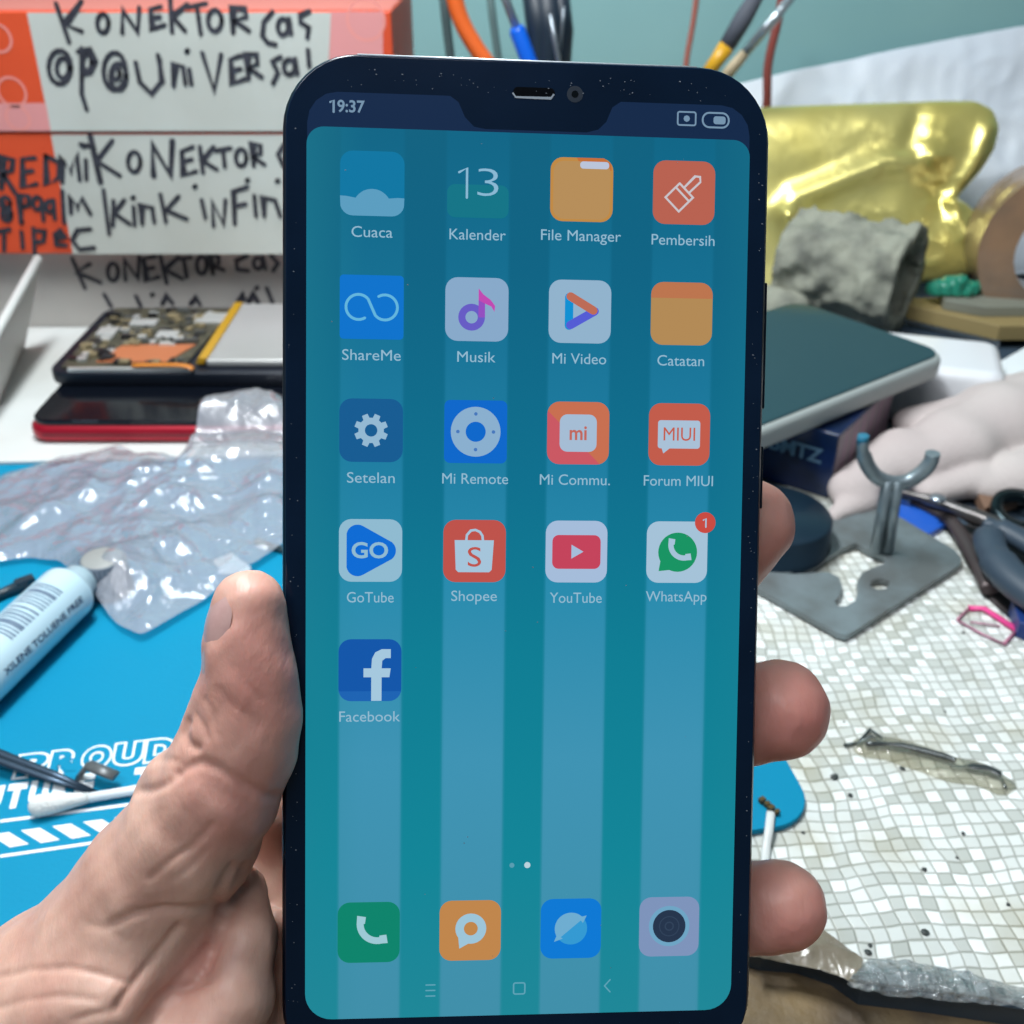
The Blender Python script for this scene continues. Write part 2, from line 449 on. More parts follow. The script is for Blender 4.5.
rim_px = [(-300,985),(200,975),(560,905),(700,934),(762,954),(800,957),(835,969),(862,988),(930,996),(1024,1010),(1150,1026),(1300,1044),(1700,1090)]
rp_ = [T(*p) for p in rim_px]; rp_ = [(p.x, p.y) for p in rp_]+[(520, 700), (-520, 700), (-520, rp_[0].y if hasattr(rp_[0], 'y') else rp_[0][1])]
mb = MB(); mb.prism(rp_, -5.9, .1)
obj('shadow_board', mb, mat('shadow_navy', (52, 70, 86), .6, col2=(62, 74, 86), nscale=30), label='added dark board, its edge standing for the shadow below the white sheet', cat='board', recentre=False)  # added board; its dark edge stands in for the shadow under the rim

# blue work mat -------------------------------------------------------
A0 = T(819, 829); A1 = T(0, 948); ux = (A0-A1).normalized(); uy = Vector((-ux.y, ux.x, 0))
m_blue = mat('blue_silicone', (0, 136, 174), 0.6, col2=(0, 131, 169), nscale=12, bump=0.08, bscale=900, spec=0.18)
m_white = mat('white_print', (238, 244, 248), 0.6)
mb = MB()
loc2 = lambda a, b: A0+ux*a+uy*b
Lm, Wm, Rm = 420, 250, 12
pts = [loc2(-Lm, 0), loc2(-Lm, Wm)]
for k in range(9):
    a = math.radians(90-90*k/8); pts.append(loc2(-Rm+Rm*math.cos(a), Wm-Rm+Rm*math.sin(a)))
for k in range(9):
    a = math.radians(-90*k/8); pts.append(loc2(-Rm+Rm*math.cos(a), Rm+Rm*math.sin(a)))
pts = [(p.x, p.y) for p in pts][::-1]
mb.prism(pts, 1.15, 1.15+MATZ); MZ = 1.15+MATZ
bluemat = obj('work_mat', mb, m_blue, label='bright blue silicone repair mat with white slogan and striped bar print', cat='work mat', bevel=0.4)
# print on the mat (its own part: white lettering)
mb = MB(); ang = math.atan2(ux.y, ux.x)
def on_mat(mbt, z0, org, xdir, dz):
    pass
def mat_text(mbx, s, pl, pr, h, z, mi, offset=0.0, shear=0.0, base=0.0):
    """text whose base line runs from pixel point pl to pr, letter height h (mm); each letter a hair above the last"""
    a = T(pl[0], pl[1], MZ); b = T(pr[0], pr[1], MZ); d = (b-a); W = d.length; d.normalize(); n = Vector((-d.y, d.x, 0))
    x = 0; adv = []
    for ch in s:
        vs, fs = text_mesh(ch, 10, base, shear) if ch != ' ' else ([(0, 0, 0), (2.6, 0, 0)], [])
        xs = [v[0] for v in vs]; w = max(xs)-min(xs); adv.append((x, min(xs), 6.0/w if ch != ' ' else 1)); x += 6.0+1.1
    k = W/(x-1.1); y0, y1 = -3.45, 3.45
    for i, ch in enumerate(s):
        if ch == ' ': continue
        vs0, _ = text_mesh(ch, 10, base, shear); ya = min(v[1] for v in vs0); yb = max(v[1] for v in vs0)
        vs, fs = text_mesh(ch, 10, base+offset, shear)
        out = [a+d*(((v[0]-adv[i][1])*adv[i][2]+adv[i][0])*k)+n*((v[1]-ya)/(yb-ya)*h) for v in vs]
        mbx.add([(p.x, p.y, z+i*.006) for p in out], fs, mi)
mat_text(mb, 'PROUD', (15, 778), (172, 759), 8.4, MZ+0.08, 0, offset=0.62, base=0.45)
mat_text(mb, 'PROUD', (15, 778), (172, 759), 8.4, MZ+0.16, 1, base=0.45)
mat_text(mb, 'FUTURE', (-45, 817), (92, 797), 9.2, MZ+0.08, 0, base=0.7)
mat_text(mb, 'TEAM', (131, 793), (226, 781), 9.2, MZ+0.08, 0, base=0.7)
def mq(pp, z, mi=0): mb.poly([T(p[0], p[1], MZ) for p in pp], z, mi)
mq([(0,820),(0,823),(200,797),(200,794)], MZ+.08); mq([(0,855),(0,858),(200,829),(200,826)], MZ+.08)
for k in range(-1, 8):
    x = 31*k-10; y = 835-4.3*k
    mq([(x, y),(x+20, y+12.5),(x+39, y+9.2),(x+19, y-2.6)], MZ+.08)
obj('printed_slogan', mb, [m_white, m_blue], bluemat, label='white outlined slogan lettering and striped bar')

# ------------------------------------------------------------------ the held phone
t0 = np.array([2.1906, 11.282, 164.10])
r1 = np.array([0.99760, 0.008085, 0.06877]); r1 /= np.linalg.norm(r1)
B2 = np.array([0.011549, -0.998676, -0.050122]); B2 -= r1*(B2 @ r1); r2 = B2/np.linalg.norm(B2); r3 = np.cross(r1, r2)
if r3[2] > 0: r3 = -r3
def cdir(d): d = np.asarray(d); return Vector((d[0], cP*d[2]-sP*d[1], -sP*d[2]-cP*d[1]))
ex, ey, ez = cdir(r1), cdir(r2), cdir(r3)
Pm = Matrix(((ex.x, ey.x, ez.x), (ex.y, ey.y, ez.y), (ex.z, ey.z, ez.z)))
porg = Vector(cam2w(t0))
phone = thing('smartphone', 'large black smartphone with lit teal home screen of app icons, held in the hand', 'smartphone', (0, 0, 0))
phone.matrix_world = Matrix.Translation(porg*S) @ Pm.to_4x4()
m_frame = mat('phone_frame', (8, 22, 40), 0.3, 0.5)
m_glass = mat('phone_glass', (4, 22, 44), 0.12, 0.0, col2=(8, 28, 52), nscale=50, spec=0.4)
PX0, PX1, PY0, PY1, PT = -37.95, 37.6, -79.2, 80.9, 8.3
mb = MB()
def loft(mbx, loops, mi=0, smooth=True, capa=True, capb=True):
    n = len(loops[0]); base = len(mbx.v)
    vs = [v for l in loops for v in l]
    fs = [(i*n+k, i*n+(k+1) % n, (i+1)*n+(k+1) % n, (i+1)*n+k) for i in range(len(loops)-1) for k in range(n)]
    mbx.add(vs, fs, mi, smooth)
    if capa: mbx.f.append([base+k for k in range(n)][::-1]); mbx.m.append(mi); mbx.sm.append(False)
    if capb: o = base+(len(loops)-1)*n; mbx.f.append([o+k for k in range(n)]); mbx.m.append(mi); mbx.sm.append(False)
def rslab(mbx, x0, y0, x1, y1, r, z0, z1, e, mi=0, n=10):
    """rounded slab with rounded rims (e = rim radius)"""
    loops = []
    for k in range(5):
        a = math.radians(90*k/4); i = e*(1-math.sin(a)); loops.append([(p[0], p[1], z0+e*(1-math.cos(a))) for p in rrect(x0+i, y0+i, x1-i, y1-i, max(r-i, .1), n)])
    for k in range(5):
        a = math.radians(90*k/4); i = e*(1-math.cos(a)); loops.append([(p[0], p[1], z1-e*(1-math.sin(a))) for p in rrect(x0+i, y0+i, x1-i, y1-i, max(r-i, .1), n)])
    loft(mbx, loops, mi)
rslab(mb, PX0, PY0, PX1, PY1, 11.5, -PT, -0.25, 2.2)
obj('frame', mb, m_frame, phone, local=True)
mb = MB(); rslab(mb, PX0+.75, PY0+.75, PX1-.75, PY1-.75, 10.8, -0.6, 0.0, 0.3)
glass = obj('cover_glass', mb, m_glass, phone, local=True)
mb = MB()    # ear speaker slot with light rim
mb.poly(rrect(-3.1+.2, 74.6, 3.3+.2, 76.2, .75), 0.02, 0); stroke2(mb, [(-2.9, 75.2), (-2.5, 74.65), (2.9, 74.65), (3.3, 75.2)], 0.28, 0.04, 1)
obj('earpiece', mb, [mat('slot_black', (3, 6, 12), .8, spec=.05), mat('slot_rim', (150, 160, 172), .3, .5)], glass, local=True)
mb = MB(); mb.poly(ell(6.6, 75.4, 1.25), 0.02, 0); mb.poly(ell(6.6, 75.4, .55), 0.03, 1)
obj('front_camera', mb, [mat('lens_ring', (12, 30, 48), .3), mat('lens_black', (6, 9, 14), .05)], glass, local=True)
mb = MB(); mb.tube([(-26.5, PY1-.7, -.42), (0, PY1-.7, -.42), (25.5, PY1-.7, -.42)], .24, 8)  # added pale tube for the highlight along the metal frame
obj('top_glint', mb, mat('glint_silver', (225, 232, 238), .35, .6), phone, local=True, label='pale hairline standing for light caught along the top edge')
mb = MB()
for y0, y1 in ((28, 48), (12, 22)): mb.box((PX1+.15, (y0+y1)/2, -4), (0.9, y1-y0, 2.6))
obj('side_button', mb, m_frame, phone, local=True, bevel=.2)

def display_mat():
    m = bpy.data.materials.new('display_wallpaper'); m.use_nodes = True; nt = m.node_tree; b = nt.nodes['Principled BSDF']; L = nt.links.new
    b.inputs['Base Color'].default_value = (0.005, 0.006, 0.01, 1); b.inputs['Roughness'].default_value = 0.12; b.inputs['Emission Strength'].default_value = 1.0
    tc = nt.nodes.new('ShaderNodeTexCoord'); sp = nt.nodes.new('ShaderNodeSeparateXYZ'); L(tc.outputs['Object'], sp.inputs[0])
    def ramp(stops, src, lo, hi):
        mr = nt.nodes.new('ShaderNodeMapRange'); mr.inputs['From Min'].default_value = lo; mr.inputs['From Max'].default_value = hi; L(src, mr.inputs['Value'])
        r = nt.nodes.new('ShaderNodeValToRGB'); e = r.color_ramp.elements
        while len(e) < len(stops): e.new(0.5)
        for q, (p, c) in zip(e, stops): q.position = p; q.color = lin(c) if len(c) == 3 else c
        L(mr.outputs[0], r.inputs['Fac']); return r
    base = ramp([(0, (24, 134, 150)), (.18, (6, 132, 150)), (.42, (0, 124, 146)), (.62, (0, 110, 140)), (.85, (0, 98, 130)), (1, (0, 96, 126))], sp.outputs[1], -.069, .069)
    strp = ramp([(0, (62, 142, 168)), (.3, (60, 146, 178)), (.5, (36, 138, 172)), (.66, (22, 122, 158)), (.85, (8, 108, 142)), (1, (0, 100, 132))], sp.outputs[1], -.069, .069)
    # bands of the display columns
    W = (0, 0, 0, 1), (1, 1, 1, 1)
    def px(x): return (x+34.04)/68.08
    st = [(0, W[0])]
    for c in (-24.1, -8.1, 7.8, 23.8):
        st += [(px(c-5.0), W[0]), (px(c-4.6), W[1]), (px(c+4.6), W[1]), (px(c+5.0), W[0])]
    band = ramp(st, sp.outputs[0], -.03404, .03404)
    mx = nt.nodes.new('ShaderNodeMixRGB'); L(band.outputs[0], mx.inputs[0]); L(base.outputs[0], mx.inputs[1]); L(strp.outputs[0], mx.inputs[2])
    # greener toward the left margin, a soft curved wave in the lower part
    sd = ramp([(0, (.75, .75, .75, 1)), (.13, (0, 0, 0, 1)), (.9, (0, 0, 0, 1)), (1, (.35, .35, .35, 1))], sp.outputs[0], -.03404, .03404)
    m2 = nt.nodes.new('ShaderNodeMixRGB'); m2.inputs[2].default_value = lin((30, 132, 148)); L(mx.outputs[0], m2.inputs[1])
    f2 = nt.nodes.new('ShaderNodeMath'); f2.operation = 'MULTIPLY'; f2.inputs[1].default_value = 0.45; L(sd.outputs[0], f2.inputs[0]); L(f2.outputs[0], m2.inputs[0])
    L(m2.outputs[0], b.inputs['Emission Color'])
    return m
m_disp = display_mat()
DX = 34.04
mb = MB()
R = 4.2
pts = [p for p in rrect(-DX, -69.0, DX, 69.3, R, 8) if p[1] < 0]; pts = [p for p in rrect(-DX, -69.0, DX, 69.3, 2.6, 8) if p[1] > 0]+pts
mb.poly(pts, 0.03, 0)
disp = obj('display', mb, m_disp, phone, local=True, label='lit teal display with lighter vertical bands')
m_status = emat((10, 36, 70))
mb = MB()    # status bar zones beside the notch
bar = [(-DX+.1, 69.3)]+[(-DX+.1+4.5*(1-math.cos(math.radians(a))), 69.9+4.6*math.sin(math.radians(a))) for a in (0, 22, 45, 68, 90)]+[(-12.5, 74.5), (-11.2, 73.6), (-10.2, 71.4), (-8.8, 70.0), (-7, 69.7), (8.5, 69.7), (10.3, 70.2), (11.5, 71.4), (12.4, 73.6), (13.7, 74.5)]+[(DX-.1-4.5*(1-math.cos(math.radians(a))), 69.9+4.6*math.sin(math.radians(a))) for a in (90, 68, 45, 22, 0)]+[(DX-.1, 69.3)]
mb.poly(bar[::-1], 0.015, 0)
mb.poly([(-DX+.1, 69.5), (-DX+.1, 65), (-DX+8, 65), (-DX+8, 69.5)], 0.012, 0); mb.poly([(DX-8, 69.5), (DX-8, 65), (DX-.1, 65), (DX-.1, 69.5)], 0.012, 0)
tw = emat((120, 150, 175))
obj('status_bar', mb, m_status, disp, local=True)
mb = MB()
text2(mb, '9:37', -27.4, 72.4, 2.5, 0.06, 0, width=4.1, offset=0.05); stroke2(mb, [(-30.5, 72.95), (-30.0, 73.25), (-30.0, 71.5)], .34, .06)
obj('clock_digits', mb, tw, disp, local=True, label='pale clock digits reading 19:37'); mb = MB()
for p in (rrect(22.6, 71.3, 25.4, 73.3, .3),): stroke2(mb, p+[p[0]], .25, .06)
mb.poly(ell(24.0, 72.3, .5, n=8), .06)
obj('status_icon', mb, tw, disp, local=True, label='pale sim card symbol'); mb = MB()
p = rrect(26.5, 71.1, 30.6, 73.3, 1.05); stroke2(mb, p+[p[0]], .28, .06); mb.poly(rrect(28.2, 71.6, 30.1, 72.8, .4), .06)
obj('status_icon', mb, tw, disp, local=True, label='pale battery symbol')

LBL = (150, 190, 212)
def icon(kind, cx, cy, label, build, mats, desc, tile=True):
    mbx = MB(); cols = [emat(c) for c in mats]
    if tile: mbx.poly(rrect(-4.85, -4.85, 4.85, 4.85, 1.9 if tile is True else tile), 0.06, 0)
    build(mbx)
    if label: text2(mbx, label[0], label[2] if len(label) > 2 else 0, -7.25, 2.35, 0.12, len(cols), width=label[1])
    cols.append(emat(LBL))
    mbx.v = [(v[0]+cx, v[1]+cy, v[2]) for v in mbx.v]
    obj(kind, mbx, cols, disp, local=True, label=desc)
Z1, Z2, Z3 = .09, .12, .15
X = (-24.15, -8.1, 7.85, 23.8); Yr = (61.0, 42.4, 23.65, 5.15, -13.5, -55.1)
def handset(mbx, cx, cy, s, z, mi):
    arc = [(cx+s*(1.55*math.cos(math.radians(a))+.95), cy+s*(1.55*math.sin(math.radians(a))+.95)) for a in range(172, 285, 8)]
    stroke2(mbx, arc, .62*s, z, mi, cap=False)
    for ang, e in ((172, arc[0]), (284, arc[-1])):
        d = Vector((math.cos(math.radians(50)), math.sin(math.radians(50))))
        q = Vector(e); n = Vector((d.y, -d.x)) if ang < 200 else Vector((-d.y, d.x))
        mbx.poly([(q+Vector(w)*s) for w in ((-.33, -.28), (.42, -.2), (.5, .42), (-.28, .55))] if ang < 200 else [(q+Vector(w)*s) for w in ((-.28, -.33), (.55, -.28), (.42, .5), (-.2, .42))], z+.004, mi)
def b(mbx):
    mbx.poly([(-4.85, -1.9)]+[(-3.9, -1.95)]+ell(0, -3.75, 2.95, 2.95, 16, 148, 32)+[(3.9, -2.05), (4.85, -2.1)]+[p for p in rrect(-4.85, -4.85, 4.85, 0, 1.9) if p[1] < -3][::-1], Z1, 1)
icon('app_icon', X[0], Yr[0], ('Cuaca', 6.2), b, [(0, 120, 165), (92, 160, 195)], 'blue weather icon with pale cloud')
def b(mbx):
    mbx.poly(rrect(-4.7, -4.7, 4.7, .3, 1.2), .065, 0); text2(mbx, '3', 1.5, .7, 6.2, Z1, 1, width=3.2, offset=-.1); stroke2(mbx, [(-2.9, 2.1), (-1.7, 2.8), (-1.7, -1.7)], .36, Z1, 1)
icon('app_icon', X[1], Yr[0], ('Kalender', 8.6), b, [(8, 118, 136), (140, 188, 215)], 'teal calendar icon reading 13', tile=False)
def b(mbx):
    mbx.poly(rrect(-4.4, -4.5, 4.4, 4.3, 1.6), .075, 3); mbx.poly([(-.8, 4.85), (3.4, 4.85), (4.5, 4.0), (4.6, 3.0), (0, 3.0)], .07, 1); mbx.poly(rrect(-.3, 3.2, 4.2, 4.3, .5), Z1, 2)
icon('app_icon', X[2], Yr[0], ('File Manager', 12.4), b, [(196, 140, 66), (200, 112, 50), (190, 200, 222), (186, 144, 88)], 'orange folder icon')
def b(mbx):
    R_ = Matrix.Rotation(math.radians(-45), 2)
    for pl in ([(-1.5, .5), (-1.5, -2.6), (1.5, -2.6), (1.5, .5), (-1.5, .5)], [(-1.5, -.35), (1.5, -.35)], [(-.55, .5), (-.6, 3.0), (0, 3.5), (.6, 3.0), (.55, .5)]):
        stroke2(mbx, [R_ @ Vector(p) for p in pl], .32, Z1, 1)
icon('app_icon', X[3], Yr[0], ('Pembersih', 9.9), b, [(188, 98, 78), (205, 200, 205)], 'red cleaner icon with brush outline')
def b(mbx):
    pts_ = ell(-2.0, .1, 1.9, 1.9, 20, 290, 45)[::1]
    pts_ = ell(-2.0, 0, 1.9, 1.9, 24, -75-0, -320)[::1]
    left = [(-2.0+1.9*math.cos(math.radians(a)), 1.9*math.sin(math.radians(a))) for a in range(-60, -321, -10)]
    right = [(2.0+1.9*math.cos(math.radians(a)), 1.9*math.sin(math.radians(a))) for a in range(-140, 121, 10)]
    stroke2(mbx, left+right, .42, Z1, 1)
icon('app_icon', X[0], Yr[1], ('ShareMe', 8.9), b, [(0, 116, 208), (100, 185, 225)], 'bright blue icon with open loop sign', tile=.6)
def b(mbx):
    ring2(mbx, -.8, -1.2, .95, 2.05, Z1, 1, n=28)
    mbx.poly([(.25, -1.2), (1.25, -1.2), (1.25, 1.6), (.25, 3.2)], Z1+.005, 2)
    mbx.poly([(.25, 3.2), (1.0, 2.3), (2.1, 1.5), (2.8, .6), (2.7, -.3), (2.2, .5), (1.25, .9), (.25, 1.4)], Z1+.01, 3)
icon('app_icon', X[1], Yr[1], ('Musik', 5.9), b, [(138, 172, 205), (104, 92, 200), (150, 78, 195), (196, 72, 180)], 'pale icon with purple music note')
def b(mbx):
    stroke2(mbx, [(-1.7, 2.2), (-1.7, -2.2)], 1.3, Z1, 1); stroke2(mbx, [(-1.5, -2.1), (2.3, .1)], 1.3, Z1+.008, 2); stroke2(mbx, [(-1.5, 2.3), (2.1, .2)], 1.3, Z1+.016, 3)
icon('app_icon', X[2], Yr[1], ('Mi Video', 8.4), b, [(148, 182, 208), (0, 146, 214), (84, 92, 216), (192, 108, 84)], 'pale video icon with coloured play triangle')
def b(mbx):
    mbx.poly([p for p in rrect(-4.85, -4.85, 4.85, 4.85, 1.9) if p[1] > 2.2]+[(-4.85, 2.4), (4.85, 2.4)], Z1, 1)
icon('app_icon', X[3], Yr[1], ('Catatan', 7.4), b, [(182, 140, 84), (192, 118, 76)], 'tan notes icon with orange top band')
def b(mbx):
    pts_ = []
    for k in range(8):
        a = 45*k+22.5
        for da, r in ((-15, 1.95), (-10, 2.6), (10, 2.6), (15, 1.95)):
            pts_.append((r*math.cos(math.radians(a+da)), r*math.sin(math.radians(a+da))))
    mbx.poly(pts_, Z1, 1); mbx.poly(ell(0, 0, .95), Z2, 0)
icon('app_icon', X[0], Yr[2], ('Setelan', 7.3), b, [(14, 92, 148), (150, 188, 214)], 'dark blue settings icon with gear')
def b(mbx):
    mbx.poly(ell(0, 0, 3.85, n=40), Z1, 1); mbx.poly(ell(0, 0, 1.55), Z2, 0)
    for q in ((2.75, 0), (-2.75, 0), (0, 2.75), (0, -2.75)): mbx.poly(ell(q[0], q[1], .28, n=10), Z2, 2)
icon('app_icon', X[1], Yr[2], ('Mi Remote', 10.2), b, [(0, 104, 206), (140, 178, 210), (70, 120, 190)], 'blue remote icon with pale dial', tile=.9)
def b(mbx):
    mbx.poly([p for p in rrect(-4.85, -4.85, 4.85, 4.85, 1.9) if p[0]+p[1] < -1.0], .07, 3)
    mbx.poly(rrect(-2.9, -2.9, 2.9, 2.9, 1.2), Z1, 1); text2(mbx, 'mi', 0, 0, 3.2, Z2, 2, width=2.7, offset=.06)
icon('app_icon', X[2], Yr[2], ('Mi Commu.', 11.0, -.4), b, [(204, 112, 78), (168, 192, 216), (196, 104, 92), (206, 88, 98)], 'orange pink forum icon with mi lettering')
def b(mbx):
    mbx.poly(rrect(-3.4, -2.2, 3.3, 2.2, .45), Z1, 1); mbx.poly([(-2.8, -2.1), (-2.5, -3.0), (-1.4, -2.1)], Z1, 1); text2(mbx, 'MIUI', 0, .05, 3.0, Z2, 0, width=5.0)
icon('app_icon', X[3], Yr[2], ('Forum MIUI', 11.0), b, [(198, 92, 72), (172, 196, 218)], 'red icon with pale MIUI speech bubble')
def b(mbx):
    pts_ = []
    for (x, y, r, a0, a1) in ((-2.0, 2.3, 1.7, 60, 170), (-2.0, -2.3, 1.7, 190, 300), (2.2, 0, 1.7, -50, 50)):
        pts_ += ell(x, y, r, r, 8, a0, a1)
    mbx.poly(pts_, Z1, 1); text2(mbx, 'GO', -.1, .05, 3.4, Z2, 0, width=5.6, offset=.08)
icon('app_icon', X[0], Yr[3], ('GoTube', 7.2), b, [(146, 190, 212), (0, 108, 216)], 'pale icon with blue GO shield')
def b(mbx):
    mbx.poly([(-3.1, 1.7), (-2.9, -2.9), (-2.5, -3.3), (2.3, -3.3), (2.7, -2.9), (3.0, 1.7)], Z1, 1)
    stroke2(mbx, [(-1.3, 1.6), (-1.2, 2.5), (-.6, 3.2), (.1, 3.3), (.8, 3.0), (1.2, 2.4), (1.3, 1.6)], .38, Z1, 1)
    text2(mbx, 'S', 0, -.9, 4.4, Z2, 0, width=2.1)
icon('app_icon', X[1], Yr[3], ('Shopee', 7.1), b, [(194, 82, 72), (168, 200, 222)], 'red shopping icon with pale bag')
def b(mbx):
    mbx.poly(rrect(-3.8, -2.7, 3.8, 2.6, 1.0), Z1, 1); mbx.poly([(-.8, 1.1), (-.8, -1.1), (1.1, 0)], Z2, 0)
icon('app_icon', X[2], Yr[3], ('YouTube', 8.2), b, [(168, 192, 222), (200, 66, 90)], 'pale icon with red play button')
def b(mbx):
    mbx.poly(ell(.1, 0, 3.1, n=36), Z1, 1); mbx.poly([(-2.9, -3.0), (-2.6, -1.2), (-1.0, -2.8)], Z1+.004, 1); handset(mbx, -.2, -.1, 1.35, Z2, 0)
    mbx.poly(ell(4.4, 4.7, 1.65), Z2, 2); stroke2(mbx, [(4.1, 5.1), (4.5, 5.35), (4.5, 4.0)], .24, Z3, 0)
icon('app_icon', X[3], Yr[3], ('WhatsApp', 9.7), b, [(168, 198, 220), (16, 150, 98), (204, 74, 62)], 'pale icon with green call bubble and red badge')
def b(mbx):
    mbx.poly([p for p in rrect(-4.85, -4.85, 4.85, 4.85, 1.9) if p[1] < -3.3]+[(4.85, -3.3), (-4.85, -3.3)], .075, 2)
    mbx.poly([(.2, -4.8), (.2, -1.1), (-1.0, -1.1), (-1.0, .3), (.2, .3), (.3, 1.8), (.8, 2.8), (1.8, 3.3), (3.2, 3.3), (3.2, 1.9), (2.4, 1.9), (1.9, 1.5), (1.8, .3), (3.2, .3), (3.0, -1.1), (1.8, -1.1), (1.8, -4.8)], Z1, 1)
icon('app_icon', X[0], Yr[4], ('Facebook', 9.4), b, [(8, 86, 172), (168, 204, 226), (24, 100, 182)], 'dark blue icon with letter f')
def b(mbx): handset(mbx, -.3, -.3, 1.75, Z1, 1)
icon('dock_icon', X[0], Yr[5], None, b, [(0, 134, 108), (160, 205, 216)], 'green call icon')
def b(mbx):
    ring2(mbx, .1, .3, 1.1, 2.45, Z1, 1, n=28); mbx.poly([(-1.7, -2.9), (-1.9, -.9), (.3, -1.8)], Z1+.004, 1)
icon('dock_icon', X[1]-.1, Yr[5], None, b, [(196, 136, 74), (160, 200, 220)], 'orange message icon with pale ring')
def b(mbx):
    mbx.poly(ell(0, 0, 2.6, n=32), Z1, 2); mbx.poly(ell(0, 0, 2.6, 2.6, 20, 40, 220), Z2, 1); mbx.poly([(-2.7, -2.1), (-2.2, -.9), (-1.3, -1.6)], Z2, 1); mbx.poly([(2.5, 2.1), (1.1, 1.8), (1.9, .9)], Z2, 1)
icon('dock_icon', X[2], Yr[5], None, b, [(0, 122, 216), (112, 176, 212), (50, 156, 214)], 'blue browser icon with pale globe')
def b(mbx):
    mbx.poly(ell(0, .1, 3.3, n=36), Z1, 1); mbx.poly(ell(0, .1, 2.65, n=36), Z2, 2); ring2(mbx, 0, .1, .55, .75, Z3, 3); ring2(mbx, 0, .1, 1.5, 1.65, Z3, 3)
icon('dock_icon', X[3]-.1, Yr[5], None, b, [(128, 150, 190), (112, 168, 200), (34, 50, 74), (48, 66, 90)], 'grey camera icon with dark lens')
mb = MB()
for y in (-63.8, -64.7, -65.6): stroke2(mb, [(-15.1, y), (-13.7, y)], .22, .06)
p = rrect(-1.2, -65.6, .6, -63.8, .3); stroke2(mb, p+[p[0]], .24, .06)
stroke2(mb, [(14.3, -63.6), (13.4, -64.6), (14.3, -65.6)], .22, .06)
obj('navigation_bar', mb, emat((96, 165, 185)), disp, local=True)
mb = MB(); mb.poly(ell(-1.7, -44.7, .4, n=14), .06)
obj('page_dot', mb, emat((90, 160, 180)), disp, local=True)
mb = MB(); mb.poly(ell(.75, -44.7, .5, n=16), .06)
obj('page_dot', mb, emat((190, 215, 225)), disp, local=True, label='bright dot')
# dust specks on the glass
mb = MB(); rr = random.Random(3)
for _ in range(150):
    side = rr.random()
    if side < .5: x, y = rr.choice([rr.uniform(PX0+1.2, PX0+2.8), rr.uniform(PX1-2.6, PX1-1.2)]), rr.uniform(-70, 72)
    elif side < .85: x, y = rr.uniform(-30, 30), rr.uniform(75, 78)
    else: x, y = rr.uniform(-33, 33), rr.uniform(-66, 70)
    r = rr.uniform(.04, .11); a = rr.uniform(0, 3); mb.poly([(x+r*math.cos(a+k*1.57)*rr.uniform(.6, 2), y+r*math.sin(a+k*1.57)) for k in range(4)], .17, 0)
obj('dust', mb, mat('dust', (120, 128, 140), .9), glass, local=True, kind='stuff')

